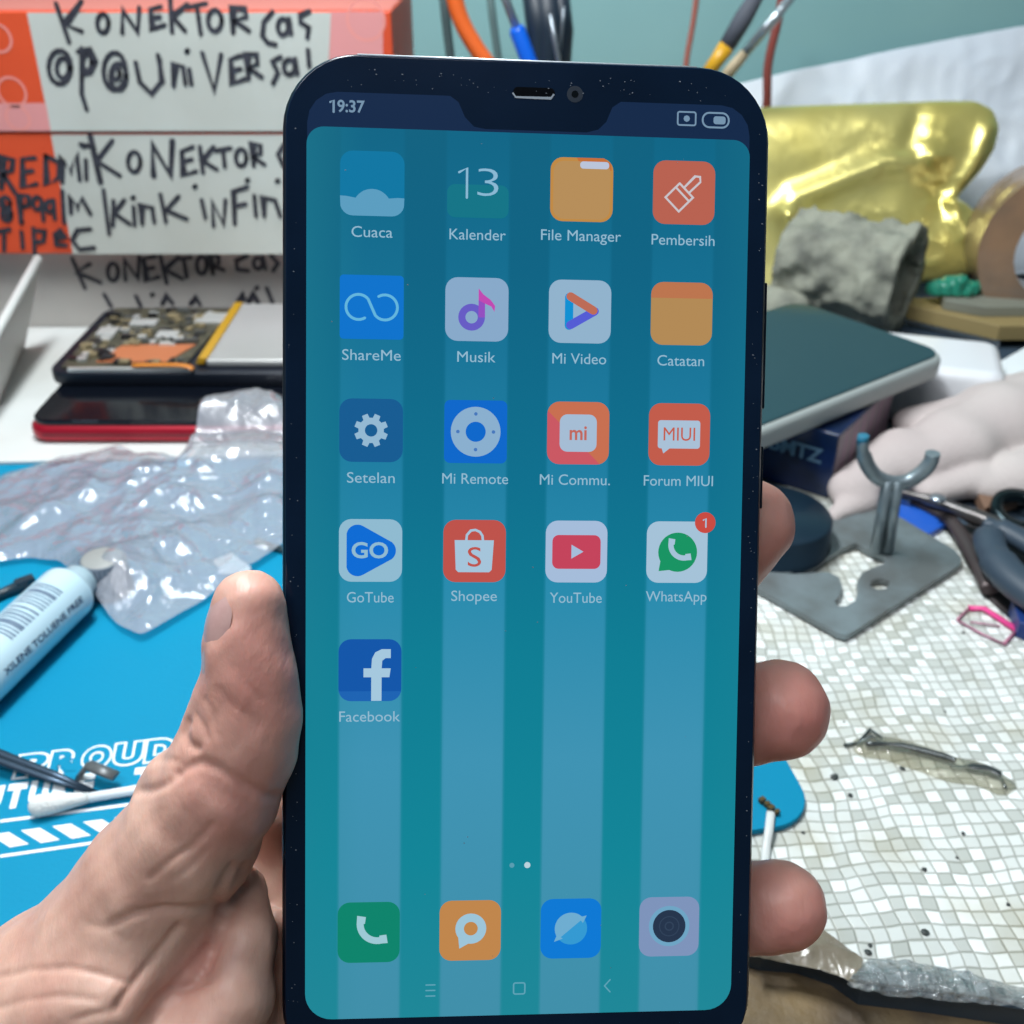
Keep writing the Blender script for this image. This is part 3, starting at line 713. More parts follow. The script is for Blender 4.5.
# ------------------------------------------------------------------ the hand
def build_hand():
    res = 1.0
    lo = np.array([-150, -10, 98.]); hi = np.array([62, 152, 212.])
    P = grid_pts(lo, hi, res)
    D = np.full(P.shape[:3], 50.0)
    def chain(pts, k, D):
        d = None
        for (x0, y0, z0, ra), (x1, y1, z1, rb) in zip(pts[:-1], pts[1:]):
            e = sd_cone(P, c3(x0, y0, z0), c3(x1, y1, z1), ra, rb)
            d = e if d is None else smin(d, e, 1.5)
        return smin(D, d, k)
    # forearm, heel of the hand, thenar, thumb
    D = chain([(249, 606, 158, 5.6), (247, 645, 158.2, 6.35), (250, 680, 159, 7.0), (251, 715, 160, 7.6), (243, 745, 161, 8.3), (219, 788, 162.5, 9.5),
               (190, 838, 165, 10.6), (155, 884, 168, 11.8), (113, 958, 170, 14.3), (63, 1012, 171, 17), (-60, 1120, 169, 21), (-220, 1250, 160, 24), (-450, 1500, 130, 27)], .1, D)
    D = smin(D, sd_cone(P, c3(163, 772, 163), c3(158, 782, 164), 2.6, 2.6), 3)
    D = smin(D, sd_cone(P, c3(196, 738, 160), c3(205, 700, 159), 2.6, 2.2), 3)
    # palm behind and under the phone
    D = chain([(250, 930, 190, 13), (150, 1060, 186, 22), (20, 1160, 180, 24)], 6, D)
    D = chain([(300, 860, 192, 10.5), (300, 1000, 194, 13), (230, 1110, 192, 18)], 6, D)
    D = chain([(290, 800, 188, 9), (318, 700, 188, 9.5), (335, 660, 189, 9.5)], 5, D)
    # skin folds and the pad under the forefinger
    D = chain([(248, 888, 173, 3.4), (245, 940, 167.5, 5.0), (232, 998, 164.5, 6.4), (196, 1050, 163, 9)], .6, D)
    D = chain([(272, 925, 177, 3.0), (270, 1040, 176, 4.5)], .8, D)
    D = chain([(208, 922, 166.5, 3.6), (186, 965, 165.5, 4.2), (150, 1030, 164, 5.0)], 1.0, D)
    D = chain([(165, 925, 162.5, 3.4), (138, 965, 161.5, 4.0), (100, 1020, 159.5, 5)], 2.5, D)
    D = chain([(60, 1010, 158.5, 6), (110, 1000, 159, 6)], 4, D)
    D = chain([(205, 990, 166, 3.2), (180, 1012, 163.5, 4.5), (150, 1060, 163, 6)], .8, D)
    # four fingers wrapped round the back, tips at the far edge
    D = chain([(335, 660, 189, 9.5), (520, 625, 184.5, 8.4), (690, 598, 184.5, 7.9), (749, 524, 179.5, 7.75)], 4, D)
    D = chain([(335, 780, 188, 10), (520, 750, 184.5, 8.8), (700, 722, 185, 8.4), (778, 710, 180.5, 8.7)], 3, D)
    D = chain([(335, 895, 190, 10), (520, 905, 185, 8.6), (700, 912, 186, 8.1), (781, 906, 180.5, 7.7)], 3, D)
    D = chain([(330, 1010, 190, 9.5), (500, 1055, 186, 7.6), (650, 1078, 187, 7.1), (735, 1068, 182, 6.5)], 3, D)
    # flesh stops where the phone is
    q = P-t0; qx, qy, qz = q @ r1, q @ r2, q @ r3
    cx, cy = (PX0+PX1)/2, (PY0+PY1)/2; e = 2.0
    ax = np.abs(qx-cx)-((PX1-PX0)/2-e); ay = np.abs(qy-cy)-((PY1-PY0)/2-e); az = np.abs(qz+PT/2)-(PT/2-e)
    sb = np.sqrt(np.maximum(ax, 0)**2+np.maximum(ay, 0)**2+np.maximum(az, 0)**2)+np.minimum(np.maximum(np.maximum(ax, ay), az), 0)-e
    D = np.maximum(D, -(sb-0.2))
    Vv, Q = surface_nets(D, lo, res)
    Vv = relax(Vv, Q, 3, 0.5)
    W = cam2w(Vv)
    me = np_mesh('hand_base', W, Q, [])
    o = bpy.data.objects.new('tmp', me); C.objects.link(o)
    md = o.modifiers.new('s', 'SUBSURF'); md.levels = 1; md.render_levels = 1
    dg = bpy.context.evaluated_depsgraph_get(); ev = o.evaluated_get(dg); m2 = bpy.data.meshes.new_from_object(ev)
    bpy.data.objects.remove(o)
    n = len(m2.vertices); co = np.empty(n*3, np.float32); m2.vertices.foreach_get('co', co); co = co.reshape(-1, 3)/S
    nr = np.empty(n*3, np.float32); m2.vertices.foreach_get('normal', nr); nr = nr.reshape(-1, 3)
    # creases of the skin: (pixel path of the photo, width mm, depth mm)
    cc = co-np.array([0, 0, CAMH]); cz = cc[:,1]*cP-cc[:,2]*sP; cy_ = -cc[:,1]*sP-cc[:,2]*cP; cx_ = cc[:,0]
    u = 512+F*cx_/cz; v = 512+F*cy_/cz
    vd = -(co-np.array([0, 0, CAMH])); vd /= np.linalg.norm(vd, axis=1)[:, None]; facing = np.clip((nr*vd).sum(1)*2.5, 0, 1)
    facing *= np.clip((300-u)/12, 0, 1)
    disp_ = np.zeros(n)
    cre = [([(130,790),(148,791),(165,785),(176,776)], 5, 1.0), ([(176,772),(200,762),(218,768),(245,786),(268,797),(286,797)], 5.5, 1.05),
           ([(144,763),(160,758),(178,762)], 4, .5), ([(186,722),(183,733),(188,744),(196,748)], 5, 1.1), ([(196,715),(204,728),(207,738)], 3, .35),
           ([(206,700),(214,716),(217,735)], 3, .3), ([(220,690),(232,706),(248,716),(258,728)], 3, .25), ([(236,668),(252,692),(262,700)], 3, .2), 
           ([(212,826),(190,848),(168,862),(150,878)], 4, .45), ([(206,850),(190,868),(172,880)], 3, .25),
           ([(112,924),(135,914),(160,910),(190,909),(224,908)], 5, .8), ([(224,906),(216,930),(206,958),(199,972)], 6, .9),
           ([(178,928),(160,950),(140,975),(118,1005)], 5, .8), ([(205,950),(184,975),(160,1000),(140,1024)], 5, .7), ([(199,975),(188,985),(175,990)], 4, .6),
           ([(0,977),(30,970),(70,968),(100,974),(125,982)], 4, .45), ([(0,1008),(25,1000),(60,996),(95,1000)], 4, .3), ([(75,1020),(95,1014),(120,1010)], 4, .35),
           ([(90,925),(110,930),(125,942)], 4, .25), ([(232,868),(222,885),(214,902)], 5, .7), ([(246,868),(236,900),(222,930),(206,966)], 5, .9), ([(181,992),(192,986),(206,982)], 3.5, .6)]
    for pts, w, dep in cre:
        best = np.full(n, 1e9)
        for (x0, y0), (x1, y1) in zip(pts[:-1], pts[1:]):
            d = np.array([x1-x0, y1-y0], float); L2 = d @ d
            t = np.clip(((u-x0)*d[0]+(v-y0)*d[1])/L2, 0, 1)
            best = np.minimum(best, np.hypot(u-x0-t*d[0], v-y0-t*d[1]))
        dep *= (.6 if pts[0][1] < 810 else .85); w *= 1.1; disp_ -= dep*np.exp(-(best/w)**2)+dep*.10*np.exp(-((best-w*2)/w)**2)
    disp_ *= facing
    # fine unevenness of the skin
    rn = np.random.RandomState(1)
    nz = np.zeros(n)
    for k in range(10):
        kv = rn.normal(size=3)*(.35+.09*k); nz += np.sin(co @ kv+rn.uniform(0, 6))*(.05/(1+.12*k))
    disp_ += nz
    co2 = co+nr*disp_[:, None]
    off = co2.mean(0)*0+np.array(cam2w(c3(120, 908, 170)))
    m2.vertices.foreach_set('co', ((co2-off)*S).astype(np.float32).ravel())
    # redness of finger tips and joints, a property of the skin
    red = np.zeros(n)
    for (px, py, z, r, a) in ((790,720,180,11,1), (790,920,181,10,1), (765,540,180,9,.8), (275,705,158,10,.35), (255,640,155,9,.35), (245,795,160,8,.7), (210,960,168,6,.7), (205,1010,168,8,.3)):
        p = cam2w(c3(px, py, z)); red += a*np.exp(-((co-p)**2).sum(1)/(r*r))
    at = m2.attributes.new('redness', 'FLOAT', 'POINT'); at.data.foreach_set('value', np.clip(red, 0, 1).astype(np.float32))
    m2.update()
    return m2, off
def skin_mat():
    m = bpy.data.materials.new('skin'); m.use_nodes = True; nt = m.node_tree; b = nt.nodes['Principled BSDF']; L = nt.links.new
    b.inputs['Roughness'].default_value = 0.46; b.inputs['Specular IOR Level'].default_value = 0.45
    b.inputs['Subsurface Weight'].default_value = 0.25; b.inputs['Subsurface Radius'].default_value = (1.0, .35, .2); b.inputs['Subsurface Scale'].default_value = .0025
    tc = nt.nodes.new('ShaderNodeTexCoord')
    n = nt.nodes.new('ShaderNodeTexNoise'); n.inputs['Scale'].default_value = 110; n.inputs['Detail'].default_value = 6; L(tc.outputs['Object'], n.inputs['Vector'])
    r = nt.nodes.new('ShaderNodeValToRGB'); r.color_ramp.elements[0].position = .3; r.color_ramp.elements[1].position = .7
    r.color_ramp.elements[0].color = lin((196, 150, 134)); r.color_ramp.elements[1].color = lin((218, 178, 160)); L(n.outputs['Fac'], r.inputs['Fac'])
    a = nt.nodes.new('ShaderNodeAttribute'); a.attribute_name = 'redness'
    mu = nt.nodes.new('ShaderNodeMath'); mu.operation = 'MULTIPLY'; mu.inputs[1].default_value = .9; L(a.outputs['Fac'], mu.inputs[0])
    mx = nt.nodes.new('ShaderNodeMixRGB'); mx.inputs[2].default_value = lin((222, 122, 118)); L(mu.outputs[0], mx.inputs[0]); L(r.outputs[0], mx.inputs[1])
    L(mx.outputs[0], b.inputs['Base Color'])
    n2 = nt.nodes.new('ShaderNodeTexNoise'); n2.inputs['Scale'].default_value = 900; n2.inputs['Detail'].default_value = 3
    mp = nt.nodes.new('ShaderNodeMapping'); mp.inputs['Rotation'].default_value = (0, 0, .8); mp.inputs['Scale'].default_value = (1, .3, .6)
    L(tc.outputs['Object'], mp.inputs['Vector']); L(mp.outputs[0], n2.inputs['Vector'])
    bp = nt.nodes.new('ShaderNodeBump'); bp.inputs['Strength'].default_value = .35; bp.inputs['Distance'].default_value = .0004
    L(n2.outputs['Fac'], bp.inputs['Height']); L(bp.outputs[0], b.inputs['Normal'])
    return m
hm, hoff = build_hand()
hm.materials.append(skin_mat()); hm.name = 'hand'
hand = bpy.data.objects.new('hand', hm); C.objects.link(hand); hand.location = Vector(hoff)*S
tag(hand, 'bare hand gripping the smartphone, thumb along one edge and fingertips curling round the other', 'hand')
def nail(center, axis, out, w, l, rad, mats):
    """curved nail plate: centre on the finger surface, axis toward the tip, out = outward direction"""
    c = Vector(cam2w(np.array(center))); ax = cdir(axis).normalized(); up = cdir(out); up = (up-ax*up.dot(ax)).normalized(); sd = ax.cross(up)
    mbx = MB()
    def fn(top):
        def f(i, j):
            X_, Y_ = 2*i-1, 2*j-1
            X_ *= math.sqrt(max(0, 1-.5*abs(Y_)**5)); Y_ *= math.sqrt(max(0, 1-.38*(2*i-1)**2))   # rounded outline
            a = X_*w/2/rad; t = Y_*l/2
            h = rad+(.22 if top else -.5)-.25*max(abs(X_), abs(Y_))**4
            return c+sd*math.sin(a)*h+up*(math.cos(a)*h-rad)+ax*t-up*((.035 if t > 0 else .006)*t*t)
        return f
    mbx.grid(fn(True), 14, 14); mbx.grid(fn(False), 14, 14, flip=True)
    return obj('fingernail', mbx, mats, hand)
m_nail = mat('nail', (196, 158, 152), .28, coat=.3, col2=(186, 146, 142), nscale=300, bump=.05, bscale=500)
tb = c3(247.5, 634, 158.1)
od = np.array([-.93, -.05, -.42]); od /= np.linalg.norm(od)
nail(tb+od*6.15, np.array([.10, -1, -.02]), od, 11.5, 13.6, 6.3, m_nail)
for (tip, base, r) in (((749,524,179.5), (690,598,184.5), 7.75), ((778,710,180.5), (700,722,185), 8.7), ((781,906,180.5), (700,912,186), 7.7)):
    a = c3(*tip); b_ = c3(*base); ax = (a-b_)/np.linalg.norm(a-b_); o_ = np.array([.25, -.45, .85]); o_ -= ax*(o_ @ ax); o_ /= np.linalg.norm(o_)
    nail(a+o_*(r-.35)-ax*1.5, ax, o_, 9.5, 10, r-.6, m_nail)

# ------------------------------------------------------------------ soft things
def radial_pouch(outline, nrm, thick, fn=None, rings=26, n=200, mi=0, floor=None, back=True, edge=0.35):
    """a pillow-like pouch: outline = closed list of 3D points; fn(p, r) = extra height along nrm"""
    o = [Vector(p) for p in outline]; nrm = Vector(nrm).normalized()
    seg = [(o[i], o[(i+1) % len(o)]) for i in range(len(o))]; Ls = [(b-a).length for a, b in seg]; tot = sum(Ls); B = []
    for k in range(n):
        d = tot*k/n; i = 0
        while d > Ls[i]: d -= Ls[i]; i += 1
        B.append(seg[i][0].lerp(seg[i][1], d/Ls[i]))
    for _ in range(2): B = [(B[k-1]+B[k]*2+B[(k+1) % n])/4 for k in range(n)]
    cen = sum(B, Vector())/n
    mbx = MB()
    for side in ((1, -1) if back else (1,)):
        vs = [None]; 
        def pt(p, r):
            h = thick/2*(max(0, 1-r**4))**.5*side + (fn(p, r)*(1-r**8*.6) if fn else 0)+side*edge/2*(1 if back else 0)
            q = p+nrm*h
            if floor is not None and q.z < floor: q.z = floor
            return q
        vs = [pt(cen, 0)]
        for j in range(1, rings+1):
            r = j/rings
            for k in range(n): vs.append(pt(cen.lerp(B[k], r), r))
        fs = [(0, 1+k, 1+(k+1) % n) for k in range(n)]
        for j in range(rings-1):
            a = 1+j*n; b = a+n
            fs += [(a+k, b+k, b+(k+1) % n, a+(k+1) % n) for k in range(n)]
        if side < 0: fs = [f[::-1] for f in fs]
        mbx.add(vs, fs, mi, True)
    if back:
        N1 = 1+rings*n; a = 1+(rings-1)*n
        for k in range(n):
            mbx.f.append([a+k, N1+a+k, N1+a+(k+1) % n, a+(k+1) % n]); mbx.m.append(mi); mbx.sm.append(True)
    return mbx
def sdf_obj(name, prims, mats, res, zs=1.0, zmin=None, rel=2, wob=0.0, wsc=.1, **kw):
    """prims: (a, b, ra, rb, k) in world mm"""
    A = np.array([p for q in prims for p in (q[0], q[1])]); rm = max(max(q[2], q[3]) for q in prims)+3
    lo = A.min(0)-rm; hi = A.max(0)+rm
    P = grid_pts(lo, hi, res); Pz = P.copy(); Pz[..., 2] *= zs
    D = None
    for a, b, ra, rb, k in prims:
        a = np.array(a, float)*[1, 1, zs]; b = np.array(b, float)*[1, 1, zs]
        e = sd_cone(Pz, a, b, ra, rb); D = e if D is None else smin(D, e, k)
    if wob: D = D+wob*(np.sin(P[..., 0]*wsc*1.3+P[..., 1]*wsc*.7)+np.sin(P[..., 1]*wsc*1.9-P[..., 2]*wsc*2+1))
    if zmin is not None: D = np.maximum(D, (zmin-P[..., 2]))
    Vv, Q = surface_nets(D, lo, res); Vv = relax(Vv, Q, rel, .5)
    off = np.array([Vv[:,0].mean(), Vv[:,1].mean(), Vv[:,2].min()])
    o = bpy.data.objects.new(name, np_mesh(name, Vv, Q, mats if isinstance(mats, list) else [mats], off)); C.objects.link(o); o.location = Vector(off)*S
    return tag(o, **kw)

# ------------------------------------------------------------------ boxes with marker writing, back of the bench
m_card = mat('white_card', (200, 203, 196), .6, col2=(190, 192, 184), nscale=20, bump=.1, bscale=60)
m_orange = mat('orange_print', (226, 84, 44), .5, col2=(214, 76, 40), nscale=15)
m_salmon = mat('salmon_print', (226, 150, 148), .5)
m_ink = mat('marker_ink', (38, 38, 46), .6, col2=(60, 60, 70), nscale=300)
m_cardg = mat('grey_card', (188, 184, 178), .65, col2=(176, 172, 168), nscale=15)
YB = 522.0
def q2(x, y): return (x/3.2, y/3.2)             # coordinates read in a 3.2x enlargement
def EL(cx, cy, rx, ry, a0=0, a1=360, n=14): return [(cx+rx*math.cos(math.radians(a0+(a1-a0)*k/n)), cy+ry*math.sin(math.radians(a0+(a1-a0)*k/n))) for k in range(n+1)]
def write(mbx, strokes, Y, wpx=4.4, mi=0):
    z = Y-0.25
    for i, st in enumerate(strokes):
        w = wpx
        if isinstance(st, tuple) and not isinstance(st[0], (tuple, list)): w, st = st
        pts = [V(*q2(*p), Y) for p in st]
        if len(pts) == 1: pts.append(pts[0]+Vector((.8, 0, .5)))
        t = MB(); stroke2(t, [(p.x, p.z) for p in smooth_path([(p.x, p.z, 0) for p in pts], 3)] if False else [(p.x, p.z) for p in pts], w*Y/F*1.02, 0)
        mbx.add([(v[0], z-i*.004-v[2], v[1]) for v in t.v], [f[::-1] for f in t.f], mi)
row1 = [[(180,12),(222,135)], [(262,4),(208,78),(262,100)], EL(330,75,18,30), [(392,105),(393,32),(441,103),(446,25)], [(515,22),(482,30),(488,92),(527,80)], [(484,60),(512,54)],
        [(545,-5),(551,102)], [(600,14),(552,52),(592,98)], [(600,24),(660,12)], [(630,18),(643,108)], EL(688,66,22,34), [(746,104),(745,25),(785,30),(790,55),(750,66),(797,98)],
        [(872,38),(845,70),(840,115),(858,138),(882,142)], EL(906,86,17,26), [(925,60),(932,108)], [(990,36),(960,50),(962,72),(988,88),(984,120)]]
row2 = [EL(192,215,36,54), EL(202,218,20,32), [(262,155),(262,300),(278,350)], [(250,165),(290,158),(308,195),(290,232),(262,238)], EL(280,200,14,28), EL(368,228,36,60), EL(380,245,26,42), EL(372,235,12,20),
        [(435,200),(448,262),(486,300),(516,262),(512,190)], [(506,176),(522,262)], [(556,275),(560,205),(586,212),(594,268)], [(606,222),(613,268)], [(597,165)],
        [(648,170),(686,290),(708,175)], [(770,178),(738,190),(745,266),(784,252)], [(742,226),(770,220)], [(796,252),(790,172),(822,175),(824,205),(798,218),(838,246)],
        [(898,182),(872,196),(890,232),(874,266)], EL(926,214,18,24), [(945,188),(952,236)], [(986,160),(990,212)]]
row3 = [(5, [(5,602),(8,500),(42,512),(38,545),(12,558),(50,618)]), [(112,505),(72,508),(74,598),(118,588)], [(74,550),(105,546)], [(146,498),(150,592),(188,568),(190,520),(146,498)],
        [(200,584),(198,502),(226,556),(246,492),(256,576)], [(275,512),(277,574)], [(268,470)], [(258,462),(300,470)], (6, [(290,436),(322,582)]), [(360,450),(310,515),(384,562)],
        EL(430,518,20,32), (6, [(492,562),(488,462),(546,560),(552,452)]), [(618,470),(582,484),(588,560),(628,548)], [(585,518),(614,510)], [(640,470),(650,552)], [(684,470),(648,514),(694,542)],
        [(690,482),(738,474)], [(714,480),(720,534)], EL(772,504,17,27), [(812,530),(808,456),(834,466),(834,492),(812,502),(846,526)], [(908,464),(890,494),(908,532)]]
row4 = [EL(18,650,15,20), EL(22,686,15,20), (6, [(5,640),(30,700)]), [(68,708),(62,622),(92,628),(92,656),(66,664)], EL(120,650,14,20), [(134,640),(140,704)], EL(160,660,12,18), [(172,640),(176,700)], [(200,610),(206,712)],
        [(228,682),(226,628),(250,668),(262,634),(290,684)], [(332,608),(350,748)], [(364,642),(362,722)], [(398,640),(366,682),(416,716)], [(428,662),(432,720)], [(424,634)], [(456,716),(452,656),(488,664),(494,710)], [(514,622),(532,710)], [(572,628),(532,672),(598,700)],
        [(646,640),(658,696)], [(622,598)], [(684,722),(680,644),(716,718),(722,640)], [(752,716),(748,612),(792,598)], [(750,660),(786,652)], [(814,626),(820,690)], [(790,578)], [(846,690),(842,632),(880,640),(898,692)], [(886,580)]]
row5 = [[(-5,740),(32,733)], [(14,738),(14,802)], [(70,742),(74,792)], [(68,712)], [(108,730),(112,812)], [(110,736),(144,740),(140,770),(112,776)], [(178,765),(208,752),(196,735),(176,750),(182,782),(212,784)], [(290,732),(248,736),(232,768),(256,798),(302,792)]]
row6 = [[(232,828),(272,922)], [(288,845),(246,872),(322,904)], EL(362,870,17,28), [(402,896),(398,830),(442,892),(446,822)], [(498,820),(460,828),(470,898),(508,886)], [(466,862),(492,856)], [(514,820),(534,906)], [(572,822),(528,862),(584,892)],
        [(562,830),(612,824)], [(588,830),(598,886)], EL(646,848,16,28), [(682,876),(672,815),(700,822),(700,844),(680,850),(716,864)], [(792,818),(756,834),(760,862),(794,866)], EL(826,842,14,18), [(842,822),(850,860)], [(890,804),(866,816),(890,842),(874,866)]]
row7 = [[(334,942),(356,980)], [(436,948),(450,978)], [(486,944)], [(520,972),(534,946),(552,970)], [(610,972),(628,952),(640,974)], (5.5, [(758,972),(782,944),(792,970),(812,942),(828,972)]), [(820,922)], [(854,922),(874,972)]]

def carton(label, x0, x1, z0, z1, y0, dep, fillmat):
    t = thing('cardboard_box', label, 'box', ((x0+x1)/2, y0+dep/2, z0), 'stacked cartons with marker writing')
    mb = MB(); mb.box(((x0+x1)/2, y0+dep/2, (z0+z1)/2), (x1-x0, dep, z1-z0)); obj('carton', mb, fillmat, t, bevel=.8)
    return t
def facepoly(mbx, px, Y, off, mi=0):
    pts = [V(x, y, Y) for x, y in px]; mbx.add([(p.x, Y-off, p.z) for p in pts], [list(range(len(pts)))], mi)
zt1, zb1, zb2 = V(0, 11, YB).z, V(0, 132, YB).z, V(0, 255, YB).z
xr1 = V(392, 30, YB).x
b1 = carton('topmost carton, orange with white paper front and black marker writing', -360, xr1, zb1+.3, zt1, YB, 110, m_orange)
mb = MB(); facepoly(mb, [(27,12.5),(331,12.5),(326,131),(51,131)], YB, .12)
lab = obj('paper_label', mb, m_card, b1)
mb = MB(); write(mb, row1+row2, YB-.1); obj('marker_writing', mb, m_ink, b1, label='black handwritten marker letters')
mb = MB(); facepoly(mb, [(-8,103),(46,103),(51,131),(-8,131)], YB, .14, 0)
obj('pink_band', mb, m_salmon, b1)
mb = MB(); facepoly(mb, [(331,11.5),(383,11.5),(383,70),(329,70)], YB, .14, 0)
obj('pink_band', mb, m_salmon, b1)
for cx, cy, r in ((-2, 38, 13), (18, 118, 12), (-16, 118, 12), (12, 92, 14), (366, 20, 18)):
    mb = MB(); t = MB(); p = V(cx, cy, YB); ring2(t, p.x, p.z, (r-2.2)*YB/F, r*YB/F, 0, n=30); mb.add([(v[0], YB-.17, v[1]) for v in t.v], t.f)
    obj('ring_print', mb, mat('pale_ring', (236, 150, 140), .5), b1)
mb = MB(); mb.box(((-360+xr1)/2, YB+56, zt1+.2), (360+xr1-1.5, 106, .3)); obj('lid_paper', mb, mat('lid_salmon', (196, 112, 100), .6), b1)
b2 = carton('middle carton of the stack, orange end and white front with two lines of marker writing', -360, -92, zb2+.3, zb1-.5, YB+.8, 112, m_orange)
mb = MB(); facepoly(mb, [(51,134.5),(300,134.5),(300,254),(73,254)], YB+.8, .12); obj('paper_label', mb, m_card, b2)
mb = MB(); write(mb, row3+row4+row5, YB+.7); obj('marker_writing', mb, m_ink, b2, label='black handwritten marker letters')
YC = YB+13
b3 = carton('lowest grey white carton in shade beneath the overhanging orange one, marker writing along its top', -345, -100, 1.2, zb2, YC, 96, m_cardg)
mb = MB(); write(mb, row6+row7, YC); obj('marker_writing', mb, m_ink, b3, label='black handwritten marker letters')

# white open tray the phones lie in
ZF = 1.6
tr = thing('cardboard_tray', 'white opened box lid lying flat under the two stacked phones', 'tray', (-180, 450, 0))
f0 = T(-60, 470, ZF); f1 = T(300, 461, ZF); g0 = T(-60, 348, ZF); g1 = T(300, 347, ZF); g0.y = g1.y = YC-.5
m_tray = mat('tray_card', (214, 218, 216), .5, col2=(204, 206, 202), nscale=18)
mb = MB(); mb.hexa([(f0.x, f0.y, MZ+.1), (f1.x, f1.y, MZ+.1), (g1.x, g1.y, MZ+.1), (g0.x, g0.y, MZ+.1), (f0.x, f0.y, MZ+1.7), (f1.x, f1.y, MZ+1.7), (g1.x, g1.y, MZ+1.7), (g0.x, g0.y, MZ+1.7)])
obj('tray_floor', mb, m_tray, tr, bevel=.3)
ZT = MZ+1.8
mb = MB(); a = T(-6, 408, ZT); b_ = T(21, 349, ZT); c_ = V(38, 259, b_.y-4); d_ = V(-6, 338, a.y-4)
nn = (b_-a).cross(d_-a).normalized()*1.6
mb.hexa([a, b_, b_+nn, a+nn, d_, c_, c_+nn, d_+nn]); obj('side_flap', mb, mat('flap_card', (196, 194, 190), .5), tr, bevel=.3)
mb = MB(); mb.tube([d_+(d_-c_)*.4, d_, c_], 2.2, 10); obj('folded_rim', mb, m_tray, tr)

# red framed phone and the opened phone on top of it
def rslab_obj(name, cx, cy, w, d, r, z0, z1, e, m, parent, rot=0.0, **kw):
    mbx = MB(); rslab(mbx, -w/2, -d/2, w/2, d/2, r, z0, z1, e); R_ = Matrix.Rotation(rot, 3, 'Z')
    mbx.v = [tuple(R_ @ Vector(v)+Vector((cx, cy, 0))) for v in mbx.v]
    return obj(name, mbx, m, parent, **kw)
yr = T(160, 444, ZT).y; xl = T(38, 432, ZT+6).x-6
rp = thing('smartphone', 'red sided smartphone with black glass lying under the opened phone', 'smartphone', (xl+76, yr+37, ZT))
m_red = mat('red_metal', (168, 22, 44), .3, .35); m_blk = mat('black_gloss', (10, 14, 22), .12)
rslab_obj('frame', xl+76, yr+37, 152, 74, 9, ZT, ZT+8.2, 3.2, m_red, rp)
rslab_obj('front_glass', xl+76, yr+37.5, 149, 72, 8.5, ZT+7.6, ZT+10.4, 1.0, m_blk, rp)
for sx, w in ((26, 11), (112, 14)):
    mb = MB(); mb.box((xl+sx, yr+2.0, ZT+9.6), (w, .7, .9))
    obj('edge_slot', mb, mat('slot_grey', (120, 130, 140), .3, .5), rp)
mb = MB(); mb.box((xl+76, yr+.2, ZT+4.2), (138, .5, 1.0)); obj('side_seam', mb, mat('seam_red', (96, 10, 24), .4), rp)
z0 = ZT+10.5; fy = T(160, 386, z0).y; fx = T(49, 372, z0+5).x
op = thing('opened_phone', 'opened smartphone chassis showing circuit board and silver battery, on top of the red phone', 'smartphone', (fx+76, fy+39, z0))
rslab_obj('chassis', fx+77, fy+42, 154, 84, 9, z0, z0+6.5, 1.2, mat('chassis_black', (22, 28, 40), .35, .2), op)
ztop = z0+6.5
bx1 = T(213, 345, ztop+2).x
m_pcb = mat('circuit_board', (52, 52, 44), .45, col2=(86, 82, 66), nscale=160, bump=.5, bscale=500)
mb = MB(); mb.prism([(fx+6, fy+4), (bx1-8, fy+4), (bx1-2, fy+79), (fx+6, fy+80)], ztop, ztop+1.0)
pcb = obj('circuit_board', mb, m_pcb, op)
rr = random.Random(11); mb = MB(); mm = [mat('chip_black', (28, 28, 32), .3), mat('chip_silver', (214, 216, 214), .3, .5), mat('chip_tan', (128, 116, 88), .5), mat('chip_grey', (96, 98, 96), .35, .4)]
for _ in range(150):
    x = rr.uniform(fx+9, bx1-9); y = rr.uniform(fy+6, fy+77); w = rr.uniform(1.2, 6); d = rr.uniform(1.2, 5); h = rr.uniform(.5, 1.9)
    if fx+26 < x < fx+58 and fy+9 < y < fy+29: continue
    mb.box((x, y, ztop+1+h/2), (w, d, h), rr.choice((0, 0, 1, 2, 2, 3, 3)), rot=rr.uniform(-.1, .1))
obj('chip', mb, mm, pcb, kind='stuff')
for (x, y, w, d) in ((28, 56, 13, 7), (62, 62, 14, 12), (14, 44, 9, 9), (44, 40, 10, 8)):
    mb = MB(); mb.box((fx+x, fy+y, ztop+2), (w, d, 2)); obj('shield_can', mb, mm[1], pcb, bevel=.3)
mb = MB(); mb.prism([(fx+20, fy+9), (fx+52, fy+9), (fx+60, fy+30), (fx+26, fy+29)], ztop+.9, ztop+1.5); obj('copper_foil', mb, mat('copper', (196, 118, 78), .45, .25), op)
mb = MB(); mb.box((fx+38, fy+1.9, ztop+.7), (56, 2.0, 1.4)); obj('silver_strip', mb, mm[1], op)
for (xa, xb, ya, yb, h, nm) in ((bx1+2, fx+150, fy+6, fy+80, 3.6, 'battery'),):
    mb = MB(); mb.box(((xa+xb)/2, (ya+yb)/2, ztop+h/2), (xb-xa, yb-ya, h)); obj(nm, mb, mat('battery_foil', (196, 196, 196), .35, .4, col2=(182, 182, 180), nscale=9), op, bevel=1.2, seg=3)
mb = MB(); mb.hexa([(bx1-3, fy+7, ztop+1), (bx1+.6, fy+7, ztop+1), (bx1+.6, fy+80, ztop+1), (bx1-3, fy+80, ztop+1), (bx1-1.4, fy+7, ztop+4.2), (bx1+3, fy+7, ztop+4.2), (bx1+3, fy+80, ztop+4.2), (bx1-1.4, fy+80, ztop+4.2)])
obj('yellow_tape', mb, mat('kapton', (190, 146, 36), .3, .1), op, bevel=.3)
